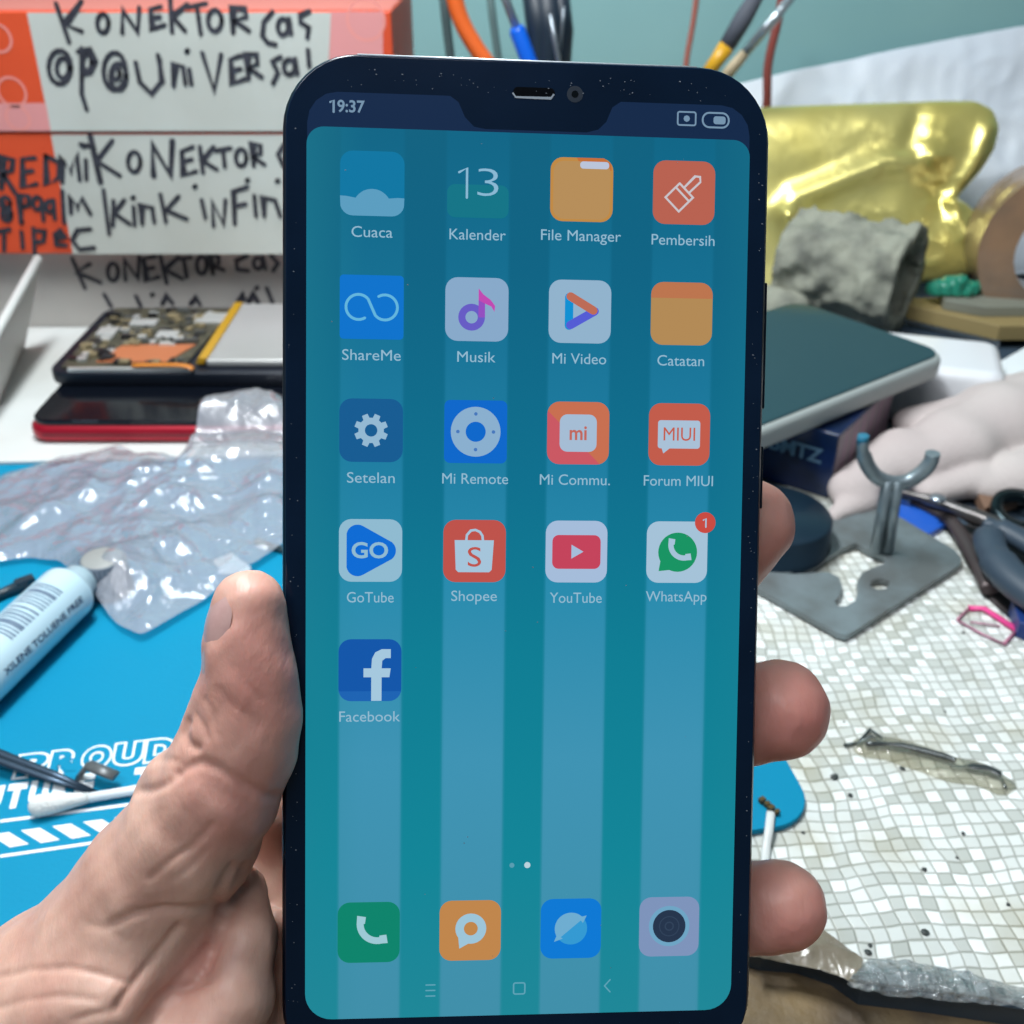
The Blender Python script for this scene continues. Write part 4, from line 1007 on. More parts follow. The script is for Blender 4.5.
mb = MB(); mb.tube(smooth_path([(bx1-30, fy+3, ztop+2.3), (bx1-8, fy+1, ztop+3.2), (bx1-2, fy-.3, ztop+1.8)]), 1.7, 8, flat=.35); obj('flex_cable', mb, mat('flex_orange', (198, 120, 40), .4), op)

# ------------------------------------------------------------------ paint marker, cap, swab, tweezers and bits on the blue mat
rm = 9.3
E1 = T(72, 588, MZ+rm); E0 = T(-92, 742, MZ+rm); axm = (E1-E0).normalized(); axm.z = 0; axm.normalize(); Lk = (E1-E0).length
mk = thing('paint_marker', 'white barrelled paint marker with barcode lying on the blue mat', 'marker', (E0.x, E0.y, MZ))
mb = MB(); mb.lathe(E0, [(0, 0), (rm-1.2, 0), (rm-.3, .4), (rm, 1.3), (rm, Lk-3.5), (rm-.25, Lk-2), (rm-1.1, Lk-.7), (rm-2.6, Lk), (rm-3.4, Lk+.3), (rm-3.6, Lk+5), (0, Lk+5)], 56, axis=axm)
obj('barrel', mb, mat('barrel_white', (198, 222, 232), .25, coat=.3, col2=(190, 216, 228), nscale=10), mk)
sidem = Vector((0, 0, 1)).cross(axm)            # left of the axis, seen from above
if sidem.x > 0: sidem = -sidem
def onbar(s, phi, r=rm+.06):                    # s along the axis, phi = angle from straight up, + toward sidem
    return E0+axm*s+(Vector((0, 0, 1))*math.cos(phi)+sidem*math.sin(phi))*r
mb = MB()
def bars(s0, widths, p0, p1):
    s = s0
    for i, w in enumerate(widths):
        if i % 2 == 0:
            for k in range(10):
                a = p0+(p1-p0)*k/10; b = p0+(p1-p0)*(k+1)/10
                mb.add([onbar(s, a), onbar(s+w, a), onbar(s+w, b), onbar(s, b)], [(0, 1, 2, 3)])
        s += w
bars(Lk-21.5, [.7,.7,.6,.8,.7,.8,.6,.7,1.7,.9,.7,.6,.8,.7], -.72, .35)
bars(Lk-36, [.7,.6,.8,.8,.6,.7,2.0,.8,.7,.7,1.0,.7,.8,1.1,.9], -.72, .35)
obj('barcode', mb, mat('barcode_grey', (96, 116, 138), .5), mk)
mb = MB()
def bartext(s, s0, s1, phi, h):
    vs, fs = text_mesh(s, 10, .25); xs = [v[0] for v in vs]; ys = [v[1] for v in vs]
    for_y = sum(ys)/len(ys); k = (s1-s0)/(max(xs)-min(xs)); ky = h/(max(ys)-min(ys))
    mb.add([onbar(s0+(v[0]-min(xs))*k, phi+(v[1]-for_y)*ky/rm, rm+.08) for v in vs], fs)
bartext('XILENE TOLUENE FREE', Lk-45, Lk-7, -1.32, 2.2)
bartext('8 991906 101128', Lk-46, Lk-12, -.16, .9) if False else None
obj('lettering', mb, mat('text_blue', (44, 62, 92), .5), mk)
mb = MB(); cc = T(109, 590, MZ); mb.lathe(cc, [(0, 0), (7.6, 0), (8, .6), (8.2, 1), (7.3, 12.4), (6.9, 13), (0, 13)], 40)
for k in range(30):
    w = 2*math.pi*k/30; mb.tube([cc+Vector((8.15*math.cos(w), 8.15*math.sin(w), 1.2)), cc+Vector((7.4*math.cos(w), 7.4*math.sin(w), 12))], .3, 6)
cap = obj('bottle_cap', mb, mat('cap_grey', (92, 104, 118), .5, col2=(80, 92, 106), nscale=60), label='grey ribbed round cap standing under the clear bag next to the marker', cat='cap')
mb = MB(); mb.lathe(cc+Vector((0, 0, 13)), [(0, .5), (6.0, .5), (6.6, 0)], 36); obj('cap_top', mb, mat('cap_top', (150, 152, 150), .5), cap, label='pale grey top face')
# cotton swab
sa = T(32, 807, MZ+2.9); sb_ = T(141, 789, MZ+2.0); sd_ = (sb_-sa); 
sw = thing('cotton_swab', 'white cotton swab lying across the slogan print, half hidden by the hand', 'cotton swab', (sa.x, sa.y, MZ))
pp = [sa+sd_*t for t in (-.03, 0, .06, .16, .28, .42, .52)]
mb = MB(); mb.tube(pp, [1.0, 2.2, 2.9, 2.8, 2.3, 1.7, 1.3], 18); obj('cotton_tip', mb, mat('cotton', (226, 228, 226), .9, bump=.5, bscale=1500), sw)
mb = MB(); mb.tube([sa+sd_*.4, sa+sd_*2.1], 1.25, 14); obj('stick', mb, m_white, sw)
# tweezers
ta = T(-60, 735, MZ+7); tb_ = T(97, 793, MZ+.6)
tw_ = thing('tweezers', 'thin dark steel tweezers reaching in across the slogan print', 'tweezers', (ta.x, ta.y, MZ))
ms = mat('dark_steel', (56, 72, 88), .35, .7)
dd = (tb_-ta).normalized(); sdv = Vector((-dd.y, dd.x, 0)).normalized()
for s_ in (-1, 1):
    mb = MB(); mb.tube([ta+sdv*s_*.8, ta.lerp(tb_, .3)+sdv*s_*1.1, ta.lerp(tb_, .7)+sdv*s_*.9, tb_+sdv*s_*.3], [1.4, 1.4, 1.1, .5], 8, flat=.6); obj('arm', mb, ms, tw_)
# small grey bracket
a = T(78, 778, MZ+.2); b_ = T(88, 765, MZ+5.0); c_ = T(116, 776, MZ+4.0)
mb = MB(); mb.tube([a, b_], 1.3, 8, flat=.6); mb.tube([b_, c_], [1.9, 1.7], 8, flat=.45)
obj('metal_bracket', mb, mat('bracket_grey', (108, 112, 114), .4, .4), label='small bent grey metal bracket beside the tweezers tip', cat='bracket', bevel=0)
# white chip by the thumb, dark stick, dark clip
mb = MB(); p = [T(*q, MZ) for q in ((213,563),(232,555),(252,570),(248,577),(224,576))]; mb.prism([(q.x, q.y) for q in p][::-1], MZ+.05, MZ+1.2)
obj('plastic_scrap', mb, m_white, label='small white plastic scrap right above the thumb tip', cat='scrap', bevel=.3)
mb = MB(); mb.tube([T(256, 541, MZ+1.2), T(330, 566, MZ+1.2)], 1.3, 10); obj('metal_rod', mb, mat('rod_grey', (78, 96, 100), .4, .5), label='thin grey rod on the blue mat running behind the held phone', cat='rod')
mb = MB(); q = T(12, 597, MZ); mb.tube([q+Vector((-7, -5, 1.6)), q+Vector((-2, 0, 1.8)), q+Vector((3, 5, 1.6))], [2.4, 1.8, 2.6], 10); mb.box(q+Vector((3, 5, 2)), (6, 3.5, 4), rot=.7)
obj('binder_clip', mb, mat('clip_dark', (30, 50, 62), .4), label='small dark clip behind the white paint marker', cat='clip')

# crumpled clear plastic bag
bag_px = [(-25,500),(5,474),(60,460),(120,450),(180,440),(205,412),(222,392),(262,388),(300,392),(315,440),(310,520),(285,545),(250,568),(205,600),(172,620),(142,638),(118,626),(100,606),(84,584),(60,563),(30,558),(-25,566)]
bag3 = []
for x, y in bag_px:
    q = T(x, y, 17 if (y < 441 and x > 170) else MZ+2); q.z = MZ+1; bag3.append(q)
def bagh(p, r):
    x, y = p.x, p.y
    base = 5+11*math.exp(-((x+100)**2/2600+(y-395)**2/1700))+9*math.exp(-((x+150)**2+(y-300)**2)/500)*0
    # must clear the two stacked phones and the cap
    cap_ = 13.5*math.exp(-((x-cc.x)**2+(y-cc.y)**2)/260)
    ph = 18/(1+math.exp(-(y-yr+6)/3.5)) if x > xl+40 else 18/(1+math.exp(-(y-yr+6)/3.5))*max(0, min(1, (x-xl-0)/40))
    n1 = ridged((x, y, 3), .032, .8, 5); n2 = noise.noise(Vector((x*.05, y*.05, 1)))
    return max(base*.6, cap_, ph)+n1*3.6*(1-.4*r)+n2*3
mb = radial_pouch(bag3, (0, 0, 1), 0.0, bagh, rings=70, n=320, floor=MZ+.3, back=False)
obj('plastic_bag', mb, film('bag_film', (232, 238, 242), gloss=.3, diff=.42, rough=.08, bump=.9, bscale=55, dcol=(206, 208, 218)), label='crumpled clear plastic bag spread over the blue mat and the red phone', cat='plastic bag')

# ------------------------------------------------------------------ things on the wall side, behind the held phone
m_cable = mat('orange_cable', (240, 108, 44), .45); YW = 620
def on(px, py, Y=YW): return V(px, py, Y)
th = thing('tool_holder', 'grey tool holder tray standing behind the held phone', 'tool holder', (30, YW, 0))
mb = MB(); hz = 70
for (cx_, cy_, w_, d_) in ((30, YW-24, 190, 3), (30, YW+24, 190, 3), (-63.5, YW, 3, 45), (123.5, YW, 3, 45)): mb.box((cx_, cy_, hz/2), (w_, d_, hz))
mb.box((30, YW, 1.5), (190, 48, 3)); obj('tray_wall', mb, mat('holder_grey', (88, 104, 108), .5), th, bevel=.5)
def lean(px1, py1, foot, Y=YW, foot_z=6): return on(px1, py1, Y), Vector((foot, Y, foot_z))
# orange cable
mb = MB(); mb.tube(smooth_path([on(440, -70), on(452, -12), on(461, 20), on(475, 46), on(491, 70), V(520, 120, YW), Vector((20, YW, 80)), Vector((30, YW, 8))], 8), 4.6, 14)
obj('orange_cable', mb, m_cable, label='thick orange cable curving down the wall into the holder', cat='cable')
# blue handled screwdriver
a_, f_ = on(507, -8), None
d1 = (on(527, 60)-on(512, 20)); d1.normalize()
bt = on(516, 27); sdv_ = thing('screwdriver', 'slim screwdriver with bright blue handle and silver shaft, tip up', 'screwdriver', (bt.x, YW, 4))
foot = bt+d1*((bt.z-5)/-d1.z)
mb = MB(); mb.tube([bt, bt+d1*2, foot], [3.6, 4.5, 4.5], 14); obj('handle', mb, mat('blue_handle', (10, 96, 214), .35), sdv_)
mb = MB(); mb.tube([bt-d1*70, bt], [2.0, 2.4], 10); obj('shaft', mb, mat('shaft_steel', (196, 204, 212), .3, .3), sdv_)
# black pliers-like bundle
bk = thing('black_pliers', 'black tool with thin silver pin, standing beside the blue handled screwdriver', 'pliers', (28, YW+6, 4))
mb = MB()
for x0, x1, r_ in ((536, 540, 6.5), (549, 550, 7.5), (562, 563, 5)): mb.tube([on(x0-3, -14, YW+6), on(x1, 30, YW+6), Vector((on(x1, 60, YW+6).x*.8, YW+6, 6))], [r_, r_*1.15, r_*.8], 12)
obj('body', mb, mat('black_rubber', (26, 40, 54), .5), bk)
mb = MB(); mb.tube([on(550, 14, YW-3), on(558, 56, YW-3), on(560, 90, YW-3)], [1.4, 1.7, .8], 8); mb.tube([on(564, 6, YW-4), on(560, 50, YW-4)], .8, 6); obj('silver_pin', mb, mat('pin_grey', (140, 148, 156), .3, .7), bk)
for (x0, x1, r_, nm) in ((440, 452, 2.6, 'dark grey wire hanging down the wall close to the orange cable'), (486, 500, 2.2, 'thin grey green wire between orange cable and screwdriver')):
    mb = MB(); mb.tube([on(x0, -40, YW+14), on((x0+x1)/2, 20, YW+14), on(x1, 70, YW+14), Vector((on(x1, 90, YW+14).x, YW+14, 5))], r_, 8)
    obj('thin_wire', mb, mat('wire_grey%d' % x0, (70, 88, 90) if x0 == 440 else (92, 116, 116), .5), label=nm, cat='wire')
# red wires
for (x0, x1, r_, nm, col) in ((700, 684, 1.7, 'thin faded red wire hanging down the teal wall', (170, 104, 92)), (786, 766, 2.6, 'red brown wire hanging behind the brushes', (142, 70, 62))):
    mb = MB(); mb.tube(smooth_path([on(x0, -30, YW+40), on((x0*.6+x1*.4), 20, YW+40), on(x1+2, 66, YW+40), on(x1, 120, YW+40), Vector((on(x1, 150, YW+40).x, YW+40, 3))], 5), r_, 8)
    obj('red_wire', mb, mat('red_wire%d' % x0, col, .5), label=nm, cat='wire')
# brushes
def brush(top, mid, mid2, bot, label, cols, rads, yy=YW-12):
    a, b, c = on(*top, yy), on(*mid, yy), on(*mid2, yy); d = (c-b).normalized(); foot = c+d*((c.z-6)/-d.z)
    foot.x = max(min(foot.x, 115), -50)
    t = thing('brush', label, 'brush', (foot.x, foot.y, 4))
    mb = MB(); mb.tube([a, a.lerp(b, .5), b], [rads[0]*.8, rads[0]*1.1, rads[0]], 12); obj('bristles' if cols[0][1] else 'metal_sleeve', mb, cols[0][0], t)
    mb = MB(); mb.tube([b, b.lerp(c, .5), c], [rads[0]*1.02, rads[1], rads[1]], 14); obj('sleeve' if cols[0][1] else 'grip', mb, cols[1], t)
    mb = MB(); mb.tube([c, foot], [rads[1]*.95, rads[1]*.7], 12); obj('handle', mb, cols[2], t)
brush((760, -10), (727, 46), (706, 76), None, 'brush with dark tip and yellow collar standing in the holder', [(mat('bristle_dark', (82, 86, 96), .7, bump=.6, bscale=900), True), mat('yellow_collar', (214, 160, 34), .4), mat('yellow_collar', (214, 160, 34), .4)], (4.6, 3.9))
brush((796, -8), (745, 53), (724, 78), None, 'silver sleeved stick with pale wooden end next to the yellow brush', [(mat('crumpled_silver', (186, 196, 202), .2, .7, bump=.8, bscale=300), False), mat('pale_wood', (206, 186, 152), .6), mat('pale_wood', (206, 186, 152), .6)], (2.8, 3.3), YW+8)

# ------------------------------------------------------------------ heap at the back, far side from the cartons
# white plastic sheet leaning on the wall
shp = [(700,98),(735,86),(790,72),(860,58),(950,40),(1040,24),(1130,10),(1130,330),(1040,345),(900,330),(700,320)]
nS = Vector((0, -cP*.9, .42)).normalized(); p0S = Vector((200, 672, 60))
sh3 = [PL(x, y, p0S, nS) for x, y in shp]
def shf(p, r): return 4.0*ridged((p.x, p.z*1.3, 5), .013, .9, 3)+2.5*noise.noise(Vector((p.x*.02, p.z*.03, 2)))+1.2*noise.noise(Vector((p.x*.1, p.z*.03, 2)))
mb = radial_pouch(sh3, nS, 0, shf, rings=50, n=260, back=True, edge=.6, floor=.6)
obj('plastic_sheet', mb, mat('white_plastic', (226, 232, 238), .3, col2=(208, 217, 230), nscale=5, spec=.6), label='large white plastic sheet leaning up behind the gold packet', cat='plastic sheet')
# gold foil packet
gp = [(735,112),(765,107),(850,104),(940,101),(975,101),(993,110),(999,128),(994,150),(980,172),(962,192),(956,199),(966,203),(984,222),(994,240),(989,262),(978,273),(955,278),(920,282),(880,300),(820,322),(750,328)]
nG = Vector((-.08, -.92, .36)).normalized(); p0G = Vector((160, 610, 40))
g3 = [PL(x, y, p0G, nG) for x, y in gp]
pin = PL(950, 200, p0G, nG); cA = [PL(*p, p0G, nG) for p in ((782,214),(792,200),(830,186),(880,166),(925,160))]; cB = [PL(*p, p0G, nG) for p in ((785,220),(788,240),(793,300))]
cC = [PL(*p, p0G, nG) for p in ((950,200),(972,165),(985,130))]; cD = [PL(*p, p0G, nG) for p in ((950,203),(960,235),(985,240))]; cE = [PL(*p, p0G, nG) for p in ((940,198),(905,150),(918,108))]
def segd(p, pl):
    b = 1e9
    for u, v in zip(pl[:-1], pl[1:]):
        d = v-u; t = max(0, min(1, (p-u).dot(d)/d.dot(d))); b = min(b, (p-u-d*t).length)
    return b
def gf(p, r):
    h = 0
    for pl, a, w in ((cA, 4, 7), (cB, 5, 6), (cC, 4.5, 5), (cD, 4, 5), (cE, -3, 6)): h += a*math.exp(-(segd(p, pl)/w)**2)
    h -= 7*math.exp(-((p-pin).length/14)**2)
    near = math.exp(-((p-pin).length/38)**2)
    return h+(.2+2.2*near)*ridged((p.x, p.z, 9), .035, .8, 4)+.8*noise.noise(p*.05)
mb = radial_pouch(g3, nG, 15, gf, rings=60, n=300, back=True, edge=.4)
gold = obj('foil_packet', mb, mat('gold_foil', (232, 224, 150), .3, .62, col2=(226, 210, 112), nscale=9, bump=.1, bscale=90), label='shiny gold foil packet with twisted pinched end', cat='packet')
mb = MB(); pl = [PL(x, y, p0G+nG*1.6, nG) for x, y in ((770,112),(850,109),(940,107),(972,107))]
# brown tape roll
def hollow(mbx, c, axis, ro, ri, L, n=48, mi=0, fn=None, na=22, closed=True, flatend=False):
    axis = Vector(axis).normalized(); q = Vector((0, 0, 1)).rotation_difference(axis); vs = []; rows = []
    prof = [(ri, -L/2)]+[(ro, -L/2+L*k/na) for k in range(na+1)]+[(ri, L/2)]+[(ri, L/2-L*k/na) for k in range(1, na)]
    for r, z in prof:
        for k in range(n):
            w = 2*math.pi*k/n; rr_ = r+(fn(w, z, r) if fn else 0)
            vs.append(Vector(c)+q @ Vector((rr_*math.cos(w), rr_*math.sin(w), z)))
    m = len(prof)
    mbx.add(vs, [(i*n+k, i*n+(k+1) % n, ((i+1) % m)*n+(k+1) % n, ((i+1) % m)*n+k) for i in range(m) for k in range(n)], mi, True)
    if flatend:
        b0 = len(mbx.sm)-m*n
        for i in (0, na+1):
            for k in range(n): mbx.sm[b0+i*n+k] = False
rc = V(1056, 246, 560)
mb = MB(); hollow(mb, rc, (-.22, -.97, .1), 43, 25, 46, n=64, fn=lambda w, z, r: .4*noise.noise(Vector((w*3, z*.2, r))), flatend=True)
obj('tape_roll', mb, mat('brown_tape', (108, 92, 78), .3, col2=(150, 118, 90), nscale=26, coat=.5, bump=.4, bscale=80), label='large roll of brown packing tape at the edge behind the gold packet', cat='tape roll')
# crumpled grey roll
gc = T(872, 316, 0); gc = Vector((gc.x-6, 545, 29)); gax = Vector((.80, -.60, 0))
def crum(w, z, r):
    p = Vector((math.cos(w)*30, math.sin(w)*30, z)); return 4.2*ridged((p.x, p.y, p.z+4), .045, .8, 4)-5+2.2*noise.noise(p*.12)
mb = MB(); hollow(mb, gc+Vector((-14, 12, 0)), gax, 29, 22, 64, n=80, fn=crum, na=40)
mb.v = [(v[0], v[1], max(v[2], .4)) for v in mb.v]
obj('cloth_roll', mb, mat('grimy_cloth', (150, 152, 138), .85, col2=(92, 94, 88), nscale=70, bump=.8, bscale=250, lo=.42, hi=.75), label='crumpled grimy grey roll with open end in front of the gold packet', cat='roll')
a = T(790, 290, 4)
sdf_obj('rag', [((112, 560, 8), (150, 548, 9), 13, 12, 3), ((118, 532, 6), (140, 540, 6), 9, 8, 2), ((100, 545, 5), (112, 575, 8), 10, 12, 3)], mat('grimy_cloth', (150, 152, 138), .85), 1.3, zmin=.3, wob=.7, wsc=.35,
        label='small pale grey rag bunched behind the tilted grey phone', cat='rag')
# green crumple, notebooks, books
zb = 0.0
def slab(name, px, z, h, m, **kw):
    """flat slab: px = corners (pixels) of its top face at height z+h"""
    pts = [T(x, y, z+h) for x, y in px]; pts = [(p.x, p.y) for p in pts]
    ar = sum(pts[i][0]*pts[(i+1) % len(pts)][1]-pts[(i+1) % len(pts)][0]*pts[i][1] for i in range(len(pts)))
    if ar < 0: pts = pts[::-1]
    mbx = MB(); bv = kw.pop('bevel', .4); par = kw.pop('parent', None); mbx.prism(pts, z, z+h); return obj(name, mbx, m, par, bevel=bv, **kw)
nb = thing('notebook', 'closed notebook with tan cover at the back behind the white adapter', 'notebook', tuple(T(1000, 318, 0).xy)+(0,))
slab('cover', [(900,298),(1010,296),(1130,300),(1130,325),(1000,326),(912,306)], 5.0, 8.0, mat('book_tan', (150, 132, 88), .6), parent=nb)
slab('page_block', [(906,306.5),(1003,330.5),(1003,322),(920,300)], 0.3, 9.5, mat('page_white', (206, 214, 220), .6), parent=nb)
mb = MB(); p1, p2 = T(914, 305, 12.8), T(1001, 326, 12.8)
slab('grey_book', [(940,291),(1060,290),(1130,292),(1130,306),(985,307),(945,300)], 13.1, 5.5, mat('book_grey', (128, 130, 118), .6), label='thin grey book lying on the tan notebook', cat='book')
slab('paper_sheet', [(985,305),(1130,303),(1130,311),(985,312)], 13.1, 1.0, mat('page_white', (206, 214, 220), .6), label='white paper edge sticking out under the grey book', cat='paper')
gq = T(955, 296, 19)
sdf_obj('green_wrapper', [((gq.x-9, gq.y+4, 21), (gq.x+7, gq.y+3, 21), 5.5, 5, 1), ((gq.x-2, gq.y+6, 23), (gq.x+2, gq.y+2, 26), 5, 4, 1), ((gq.x+6, gq.y, 21), (gq.x+11, gq.y+4, 22), 3, 4, 1)], mat('green_plastic', (40, 132, 108), .3), .9, zmin=18.8, wob=.4, wsc=.9,
        label='crumpled green plastic wrapper below the gold packet', cat='wrapper')
# white adapter box and card
ab = thing('charger_adapter', 'glossy white rounded charger adapter between the grey phone and the notebook', 'charger', tuple(T(930, 380, 0).xy)+(0,))
pts = [T(x, y, 28) for x, y in ((856,352),(908,320),(984,343),(994,366),(880,372))]
axA = (pts[2]-pts[1]).normalized(); angA = math.atan2(axA.y, axA.x); cA_ = (T(905, 330, 28)+T(992, 368, 28))/2
rslab_obj('casing', cA_.x-10, cA_.y-2, 66, 44, 8, 0.3, 28, 5, mat('adapter_white', (226, 228, 232), .25, coat=.3), ab, rot=angA*.35)
mb = MB(); 
slab('white_card', [(992,366),(1030,344),(1130,344),(1130,398),(992,392)], 14.0, 1.2, mat('card_bright', (232, 238, 240), .5), label='bright white card lying on the pink cloth at the frame edge', cat='card')

# grey framed phone on its dark blue box
Rr = T(953, 353, 40); Ff = T(797, 299, 40); da = (Ff-Rr).normalized(); wG = (Ff-Rr).length; dbv = Vector((da.y, -da.x, 0))
if dbv.x > 0: dbv = -dbv
cG = Rr+da*wG/2+dbv*76
rotG = math.atan2(dbv.y, dbv.x)
gpn = thing('smartphone', 'smartphone with dark screen and light grey edge tilted on the dark blue box', 'smartphone', (cG.x, cG.y, 29))
rslab_obj('frame', cG.x, cG.y, 152, wG, 11, 29.6, 39.8, 3.2, mat('grey_case', (166, 174, 172), .4), gpn, rot=rotG)
rslab_obj('screen', cG.x, cG.y, 147.5, wG-4.5, 9.5, 39.2, 40.3, .4, mat('dark_screen', (30, 58, 66), .09), gpn, rot=rotG)  # screen colour lightened for the wall mirrored in the glass
C0 = T(828, 499, 1.2); C1 = T(908, 418, 1.2); sd1 = (C1-C0).normalized(); sd1.z = 0; sd1.normalize(); fd1 = Vector((-sd1.y, sd1.x, 0)); L1 = 62; W1 = 52; H1 = 28
if fd1.x > 0: fd1 = -fd1
bxn = thing('small_box', 'dark blue glossy box with pink striped side under the grey edged phone', 'box', (C0.x, C0.y, 1.2))
m_dkb = mat('dark_blue_print', (14, 32, 62), .22, col2=(24, 44, 92), nscale=60, coat=.3)
def obox(c0, dx, dy, lx, ly, h, z0=1.2):
    a = Vector((c0.x, c0.y, z0)); return [a, a+dx*lx, a+dx*lx+dy*ly, a+dy*ly]+[v+Vector((0, 0, h)) for v in (a, a+dx*lx, a+dx*lx+dy*ly, a+dy*ly)]
mb = MB(); mb.hexa(obox(C0, sd1, fd1, L1, W1, H1)); obj('carton', mb, m_dkb, bxn, bevel=.6)
out1 = -fd1                                      # outward normal of the striped side
mb = MB(); mp = [mat('stripe_pink', (172, 148, 152), .5), mat('stripe_grey', (132, 120, 130), .5), mat('stripe_mauve', (150, 120, 140), .5)]
k = 0; s = 1.5
while s < L1-1:
    w = (1.6, 2.8, 1.2, 3.6)[k % 4]; w = min(w, L1-1-s); a = C0+out1*.12+sd1*s
    mb.add([a+Vector((0, 0, 1)), a+sd1*w+Vector((0, 0, 1)), a+sd1*w+Vector((0, 0, H1-1)), a+Vector((0, 0, H1-1))], [(0, 1, 2, 3)], (0, 1, 0, 2)[k % 4]); s += w; k += 1
obj('striped_panel', mb, mp, bxn, label='pink and mauve striped side')
fo = -sd1; mb = MB(); vs_, fs_ = text_mesh('BMTZ', 8.5, .25); xs = [v[0] for v in vs_]; x1_ = max(xs); ys_ = min(v[1] for v in vs_)
mb.add([C0+fo*.12+fd1*(5+(x1_-v[0]))+Vector((0, 0, 14+(v[1]-ys_))) for v in vs_], fs_)
obj('lettering', mb, mat('letter_blue', (98, 134, 160), .4), bxn, label='pale blue capital letters')
# black cylinder in front of the box
bc = T(777, 541, 1.2)
mb = MB(); bc = Vector((bc.x-4, bc.y-3, 1.2)); mb.lathe(bc, [(0, 0), (21, 0), (22, .8), (22, 3.0), (21.2, 3.6), (21.2, 13), (20.4, 14), (0, 14)], 56)
obj('tin', mb, mat('black_tin', (18, 36, 50), .3, col2=(26, 44, 58), nscale=30), label='round dark blue black tin standing beside the metal plate', cat='tin')

# pink white cloth
def W(px, py, z): v = T(px, py, z); return (v.x, v.y, v.z)
m_cloth = mat('pale_cloth', (186, 174, 172), .9, col2=(198, 190, 186), nscale=14, bump=.3, bscale=700)
sdf_obj('cloth', [(W(850,490,7), W(905,455,11), 9, 13, 2), (W(900,470,8), W(955,448,12), 12, 17, 3), (W(955,446,12), W(1000,425,14), 17, 20, 4), (W(1000,425,14), W(1090,402,14), 20, 24, 6), (W(912,424,15), W(958,414,17), 8, 9, .8),
        (W(860,500,5), W(835,516,4), 7, 4, 2), (W(985,487,6), W(1030,478,8), 8, 13, .8), (W(1020,478,8), W(1120,462,9), 13, 16, 2), (W(930,492,5), W(975,480,7), 6, 9, 1.0), (W(990,400,12), W(1110,385,12), 12, 16, 3)],
        m_cloth, 1.4, zs=1.25, zmin=1.25, rel=3, wob=.35, wsc=.16, label='pale pinkish cloth lying in soft folds behind the metal stand', cat='cloth')

# metal plate with cut-outs, and its fork
PZ0, PZ1 = 2.0, 4.2
def tz(pts, z=PZ1): return [(T(x, y, z).x, T(x, y, z).y) for x, y in pts]
outer = tz([(962,559),(960,564),(852,632),(846,635),(838,633),(740,578),(730,570),(735,560),(855,503),(868,500),(880,505),(955,550)])
hole = tz([(786,574),(806,568),(824,560),(842,548),(856,543),(872,552),(886,557),(884,564),(872,568),(862,573),(857,582),(858,592),(855,601),(846,606),(838,606),(834,601),(840,594),(842,585),(839,577),(828,572),(812,573)])
hole2 = tz([(880+10*math.cos(a*.45), 584+5.5*math.sin(a*.45)) for a in range(14)])
hole3 = tz([(766,585),(785,580),(782,592),(768,590)])
mb = curve_plate(outer, [hole, hole2], PZ0, PZ1)
ph_ = thing('board_stand', 'dark grey metal plate with curved cut-outs and an upright fork, on the white sheet', 'stand', (sum(p[0] for p in outer)/len(outer), sum(p[1] for p in outer)/len(outer), 1.1))
m_plate = mat('plate_steel', (128, 140, 144), .4, .3, col2=(104, 108, 108), nscale=60, bump=.2, bscale=200)
obj('base_plate', mb, m_plate, ph_, bevel=.4)
for px, py in ((755,572),(846,624),(945,557),(866,510)):
    mb = MB(); p = T(px, py, 2); mb.lathe((p.x, p.y, 1.1), [(0, 0), (2.5, 0), (2.5, .95), (0, .95)], 14)
    obj('foot_pad', mb, m_blk, ph_)
Yk = T(884, 552, PZ1).y; m_fork = mat('fork_steel', (138, 152, 158), .35, .45, col2=(110, 122, 128), nscale=80)
mb = MB()
for dx in (-5.2, 4.6): mb.tube([V(882+dx*1.3, 551, Yk-1), V(893+dx, 480, Yk-1)], 2.0, 12)
mb.box((V(887, 520, Yk).x, Yk+.6, (V(0, 552, Yk).z+V(0, 484, Yk).z)/2), (6.5, 1.2, V(0, 484, Yk).z-V(0, 552, Yk).z))
obj('stem', mb, m_fork, ph_)
fp = [(863,441),(863,452),(868,466),(877,477),(892,483),(908,481),(921,473),(930,463),(933,453)]
mb = MB(); mb.tube(smooth_path([V(x, y, Yk) for x, y in fp], 4), [2.0]*5+[2.6]*24+[2.5]*4, 14, flat=1.0)
obj('fork', mb, m_fork, ph_)
mb = MB(); a = V(863, 438, Yk); mb.tube([a-Vector((0, 0, 2.0)), a+Vector((0, 0, 1))], 1.9, 10); obj('tip', mb, mat('teal_tip', (40, 112, 140), .4), ph_)

# blue card, pliers, dark things at the frame edge
slab('blue_card', [(890,528),(900,498),(952,520),(930,533)], 1.3, 2.6, mat('blue_card', (36, 92, 190), .35), label='small bright blue card with dark border behind the metal stand', cat='card')
mb = MB(); 
t = thing('pliers', 'grey steel pliers with black curved handles entering at the frame edge', 'pliers', tuple(T(985, 540, 0).xy)+(0,))
m_st = mat('worn_steel', (98, 96, 96), .35, .7, col2=(78, 72, 70), nscale=60)
def tp(pts, z): return [T(x, y, z) for x, y in pts]
mb = MB(); mb.tube(smooth_path(tp([(892,490),(930,500),(975,517),(1060,552)], 9), 4), [1.5]*4+[2.4]*4+[3.2]*5, 10); obj('jaw', mb, m_st, t)
mb = MB(); mb.tube(smooth_path(tp([(915,500),(950,520),(975,560),(990,590)], 5), 4), [3.0]*13, 10, flat=.7); obj('jaw', mb, mat('brown_steel', (84, 74, 74), .45, .5), t)
m_hd = mat('grip_black', (52, 66, 80), .5)
mb = MB(); mb.tube(smooth_path(tp([(992,527),(990,545),(1001,566),(1020,585),(1058,612)], 12), 5), [3.5]*3+[5.5]*6+[6.5]*12, 14, flat=.8); obj('handle', mb, m_hd, t)
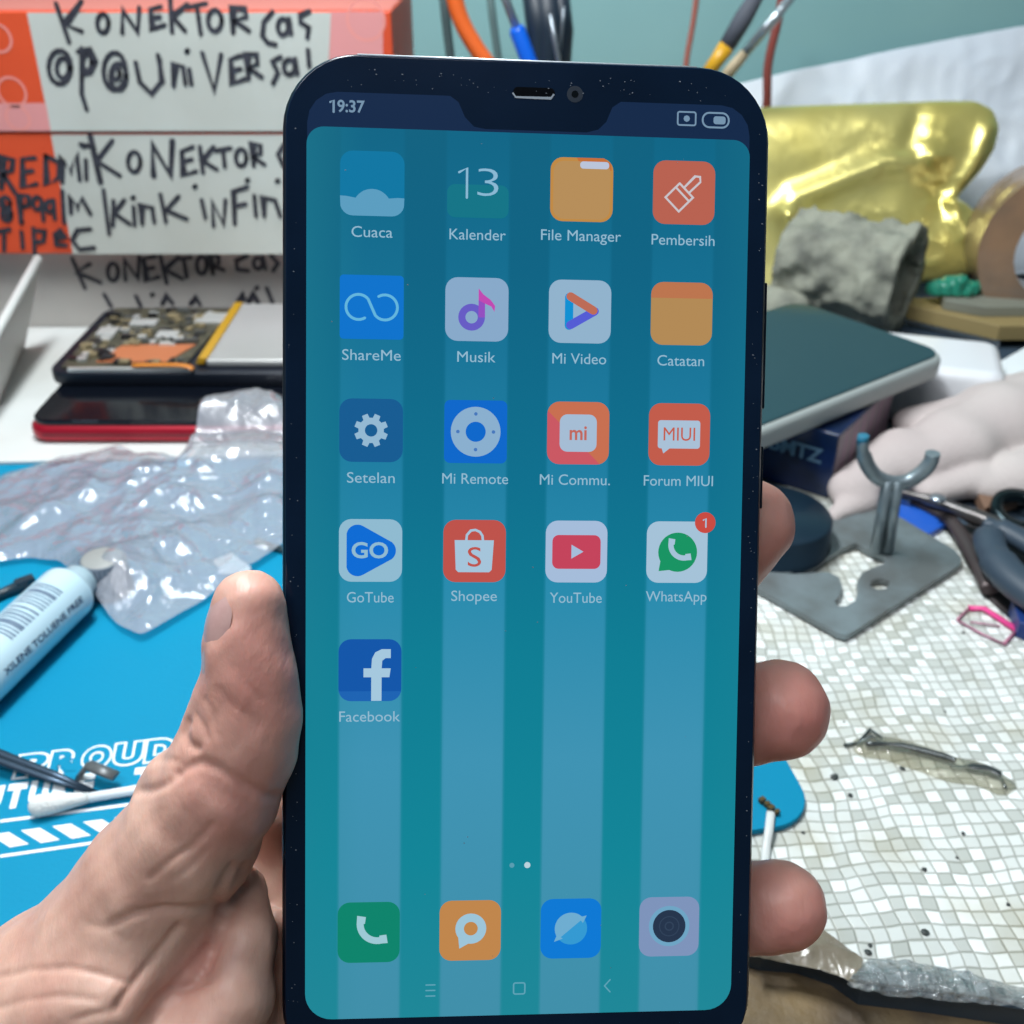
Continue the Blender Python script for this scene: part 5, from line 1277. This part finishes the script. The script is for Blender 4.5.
mb = MB(); mb.tube(smooth_path(tp([(985,523),(1005,531),(1030,545),(1070,570)], 13), 5), [3.0]*4+[4.5]*12, 14, flat=.8); obj('handle', mb, m_hd, t)
mb = MB(); p = T(938, 499, 14); mb.lathe(p, [(0, 0), (3, 0), (2.8, 1), (0, 1.2)], 16); obj('rivet', mb, mat('silver_steel', (170, 178, 186), .25, .8), t)
mb = MB(); a = T(1018, 516, 5); hollow(mb, a+Vector((0, 0, 2)), (0, -.3, 1), 10.5, 6.5, 3.5, n=30, na=4)
obj('metal_ring', mb, mat('ring_dark', (40, 52, 56), .2, .8), label='dark shiny ring lying past the pliers, below the cloth', cat='ring')
slab('brown_block', [(975,487),(1010,480),(1020,498),(985,508)], 1.3, 5, mat('brown_block', (120, 92, 74), .7), label='small brown block peeking out under the cloth', cat='block')
slab('blue_block', [(1012,598),(1060,586),(1060,640),(1020,622)], 1.3, 6, mat('deep_blue', (22, 52, 112), .4), label='dark blue block at the frame edge below the pliers', cat='block')
slab('shadow_pad', [(948,528),(1000,516),(1100,560),(1100,650),(1030,640),(1008,612),(990,598),(988,570),(968,546)], .2, 1.6, mat('shadow_brown', (80, 72, 72), .7, col2=(66, 64, 66), nscale=40), label='dark brown pad added for the shadowed bench top under the pliers', cat='pad')  # added slab, coloured as the shaded bench past the sheet edge

# pink sim tray
mb = MB(); z = 2.0
mb.tube(tp([(969,608),(984,608.5),(1017,630)], z), [1.25, 1.3, 1.35], 10, flat=.6); st_ = obj('sim_tray', mb, mat('pink_plastic', (226, 70, 140), .4), label='tiny pink sim card tray with thin wire frame on the white sheet', cat='sim tray')
mb = MB(); mb.tube(tp([(1017,630),(1004,644)], z), .55, 8); mb.tube(tp([(969,608),(957,620)], z), .4, 8); mb.tube(tp([(957,620),(982,634),(1004,644)], z), .35, 8); mb.tube(tp([(970,622),(1000,626)], z), .3, 8)
obj('thin_frame', mb, mat('pink_wire', (176, 110, 136), .4, .3), st_)

# hot glue streak with needle, wire loop
mb = MB(); gl = [(853,746),(868,748),(890,750),(915,757),(945,766),(975,775),(1000,785),(1012,792)]
t = thing('needle_probe', 'steel needle stuck in a streak of clear dried glue on the white sheet', 'needle', tuple(T(930, 760, 0).xy)+(1.1,))
mb = MB(); mb.tube(smooth_path(tp([(866,744),(900,746),(945,757),(955,761)], 2.6), 4), [.8]*4+[1.1]*5+[.9]*4, 10); mb.tube(smooth_path(tp([(950,766),(980,768),(998,774),(1006,788)], 2.4), 4), [.5]*3+[1.5]*6+[.4]*4, 10, flat=.6); obj('needle', mb, mat('needle_steel', (104, 108, 108), .25, .8), t)
def streak(pts, w, h):
    m_ = MB(); path = smooth_path(tp(pts, 1.15), 6); n = len(path); 
    def f(i, j):
        k = min(int(i*(n-1)), n-2); fr = i*(n-1)-k; p = path[k].lerp(path[k+1], fr); d = (path[k+1]-path[k]).normalized(); s_ = Vector((-d.y, d.x, 0))
        taper = math.sin(math.pi*min(1, max(0.02, i*.96+.02)))**.4; ww = w*taper*(1+.35*noise.noise(Vector((i*6, j, 3)))); b = (j-.5)*2
        return p+s_*b*ww+Vector((0, 0, h*taper*math.sqrt(max(0, 1-b*b))*(1+.5*noise.noise(p*.2))))
    m_.grid(f, 60, 12); return m_
obj('glue_streak', streak(gl, 5.5, 1.8), film('glue_film', (236, 234, 224), gloss=.25, diff=.22, rough=.12, bump=.4, bscale=200, dcol=(170, 166, 146)), t)
mb = MB(); mb.tube(tp([(844,745),(858,743),(870,729),(882,738),(880,742),(872,736),(856,744)], 2.0), .45, 8)
obj('wire_loop', mb, mat('loop_steel', (84, 92, 92), .35, .7), label='small bent wire loop near the needle', cat='wire')

# thin white flex lead on the mat corner
t = thing('flex_lead', 'narrow white flex lead with tiny brown connector hanging over the blue mat corner', 'lead', tuple(T(768, 830, 0).xy)+(1.1,))
mb = MB(); mb.tube(smooth_path(tp([(771,812),(769,830)], MZ+.7)+tp([(766,850),(764,880)], 2.0), 4), 1.15, 8, flat=.4); obj('strip', mb, mat('lead_white', (212, 216, 214), .4), t)
mb = MB()
for x, y, w in ((762,800,1.6),(767,804,1.4),(771,808,1.7),(777,812,1.3)): p = T(x, y, MZ+.9); mb.box(p, (w, w*.8, 1.2), rot=.6)
obj('connector', mb, mat('connector_brown', (96, 78, 44), .4, .3), t)

# crumpled clear tape along the near rim of the sheet
tape_px = [(762,953),(800,945),(818,938),(862,972),(905,968),(960,976),(1030,990),(1130,1008),(1130,1024),(1024,1005),(950,998),(900,996),(855,988),(838,970),(800,962),(765,958)]
tp3 = [T(x, y, 1.6) for x, y in tape_px]
def tf(p, r): return 1.3+1.9*ridged((p.x, p.y, 1), .11, .8, 4)*(1-.5*r)
mb = MB()
def tstrip(top, bot, zf, n=90, m=14):
    m_ = MB(); A = smooth_path(tp(top, 1.3), 8); B = smooth_path(tp(bot, 1.3), 8)
    def pick(L_, t): k = min(int(t*(len(L_)-1)), len(L_)-2); return L_[k].lerp(L_[k+1], t*(len(L_)-1)-k)
    def f(i, j):
        p = pick(A, i).lerp(pick(B, i), j); return p+Vector((0, 0, .2+zf*math.sin(math.pi*min(1, max(0, j)))*.6+zf*.55*ridged((p.x, p.y, 2), .13, .8, 4)))
    m_.grid(f, n, m, flip=True); return m_
obj('clear_tape', tstrip([(857,978),(866,966),(905,965),(960,975),(1024,989),(1140,1010)], [(845,990),(866,996),(905,1000),(960,1006),(1024,1013),(1140,1030)], 2.6),
    film('tape_film', (200, 208, 212), gloss=.6, diff=.3, rough=.1, bump=1.0, bscale=260, dcol=(190, 196, 198)), label='crumpled shiny clear tape wrapped along the near rim of the white sheet', cat='tape')
obj('brown_tape', tstrip([(752,948),(780,952),(805,940),(820,930),(862,962)], [(752,960),(775,962),(812,970),(840,980),(856,992)], 1.6, 60, 10),
    mat('tape_brown', (122, 112, 96), .25, col2=(142, 134, 118), nscale=60, bump=.6, bscale=250, coat=.3), label='short flap of brownish tape under the ring fingertip', cat='tape')

# dark crumbs of solder and dirt on the white sheet
rr = random.Random(5)
spots = [(834,778,2.6),(850,796,1.8),(836,776,1.5),(902,769,1.9),(963,834,1.4),(957,858,1.0),(924,870,1.6),(925,933,2.2),(868,953,2.0),(1008,905,1.2),(960,614,1.2),(963,633,1.3),(888,660,.9),(955,600,.9),(844,722,.8),(945,712,.9),(803,833,1.2),(870,946,1.3)]
first = None
for i, (x, y, r_) in enumerate(spots):
    p = T(x, y, 1.1)
    if first is None:
        mb = MB(); bmv = []; n1, n2 = 8, 5
        prof = []
        for j in range(n2+1):
            a = math.pi*j/n2
            for k in range(n1):
                w = 2*math.pi*k/n1; rad = 1+.35*noise.noise(Vector((math.cos(w)*1.3, math.sin(w)*1.3, j)))
                bmv.append((math.sin(a)*math.cos(w)*rad, math.sin(a)*math.sin(w)*rad*.8, .35+.4*math.cos(a)*-1))
        mb.add(bmv, [(j*n1+k, j*n1+(k+1) % n1, (j+1)*n1+(k+1) % n1, (j+1)*n1+k) for j in range(n2) for k in range(n1)], 0, True)
        first = obj('solder_crumb', mb, mat('crumb', (62, 72, 72), .5, col2=(44, 40, 36), nscale=600), local=True, label='tiny dark crumb of solder or dirt on the white mosaic sheet', cat='crumb', group='dark crumbs scattered on the white sheet')
        o = first
    else:
        o = first.copy(); C.objects.link(o)
    o.location = (p.x*S, p.y*S, (p.z+.1)*S); o.scale = (r_*.5, r_*.5, r_*.3); o.rotation_euler = (0, 0, rr.uniform(0, 6))
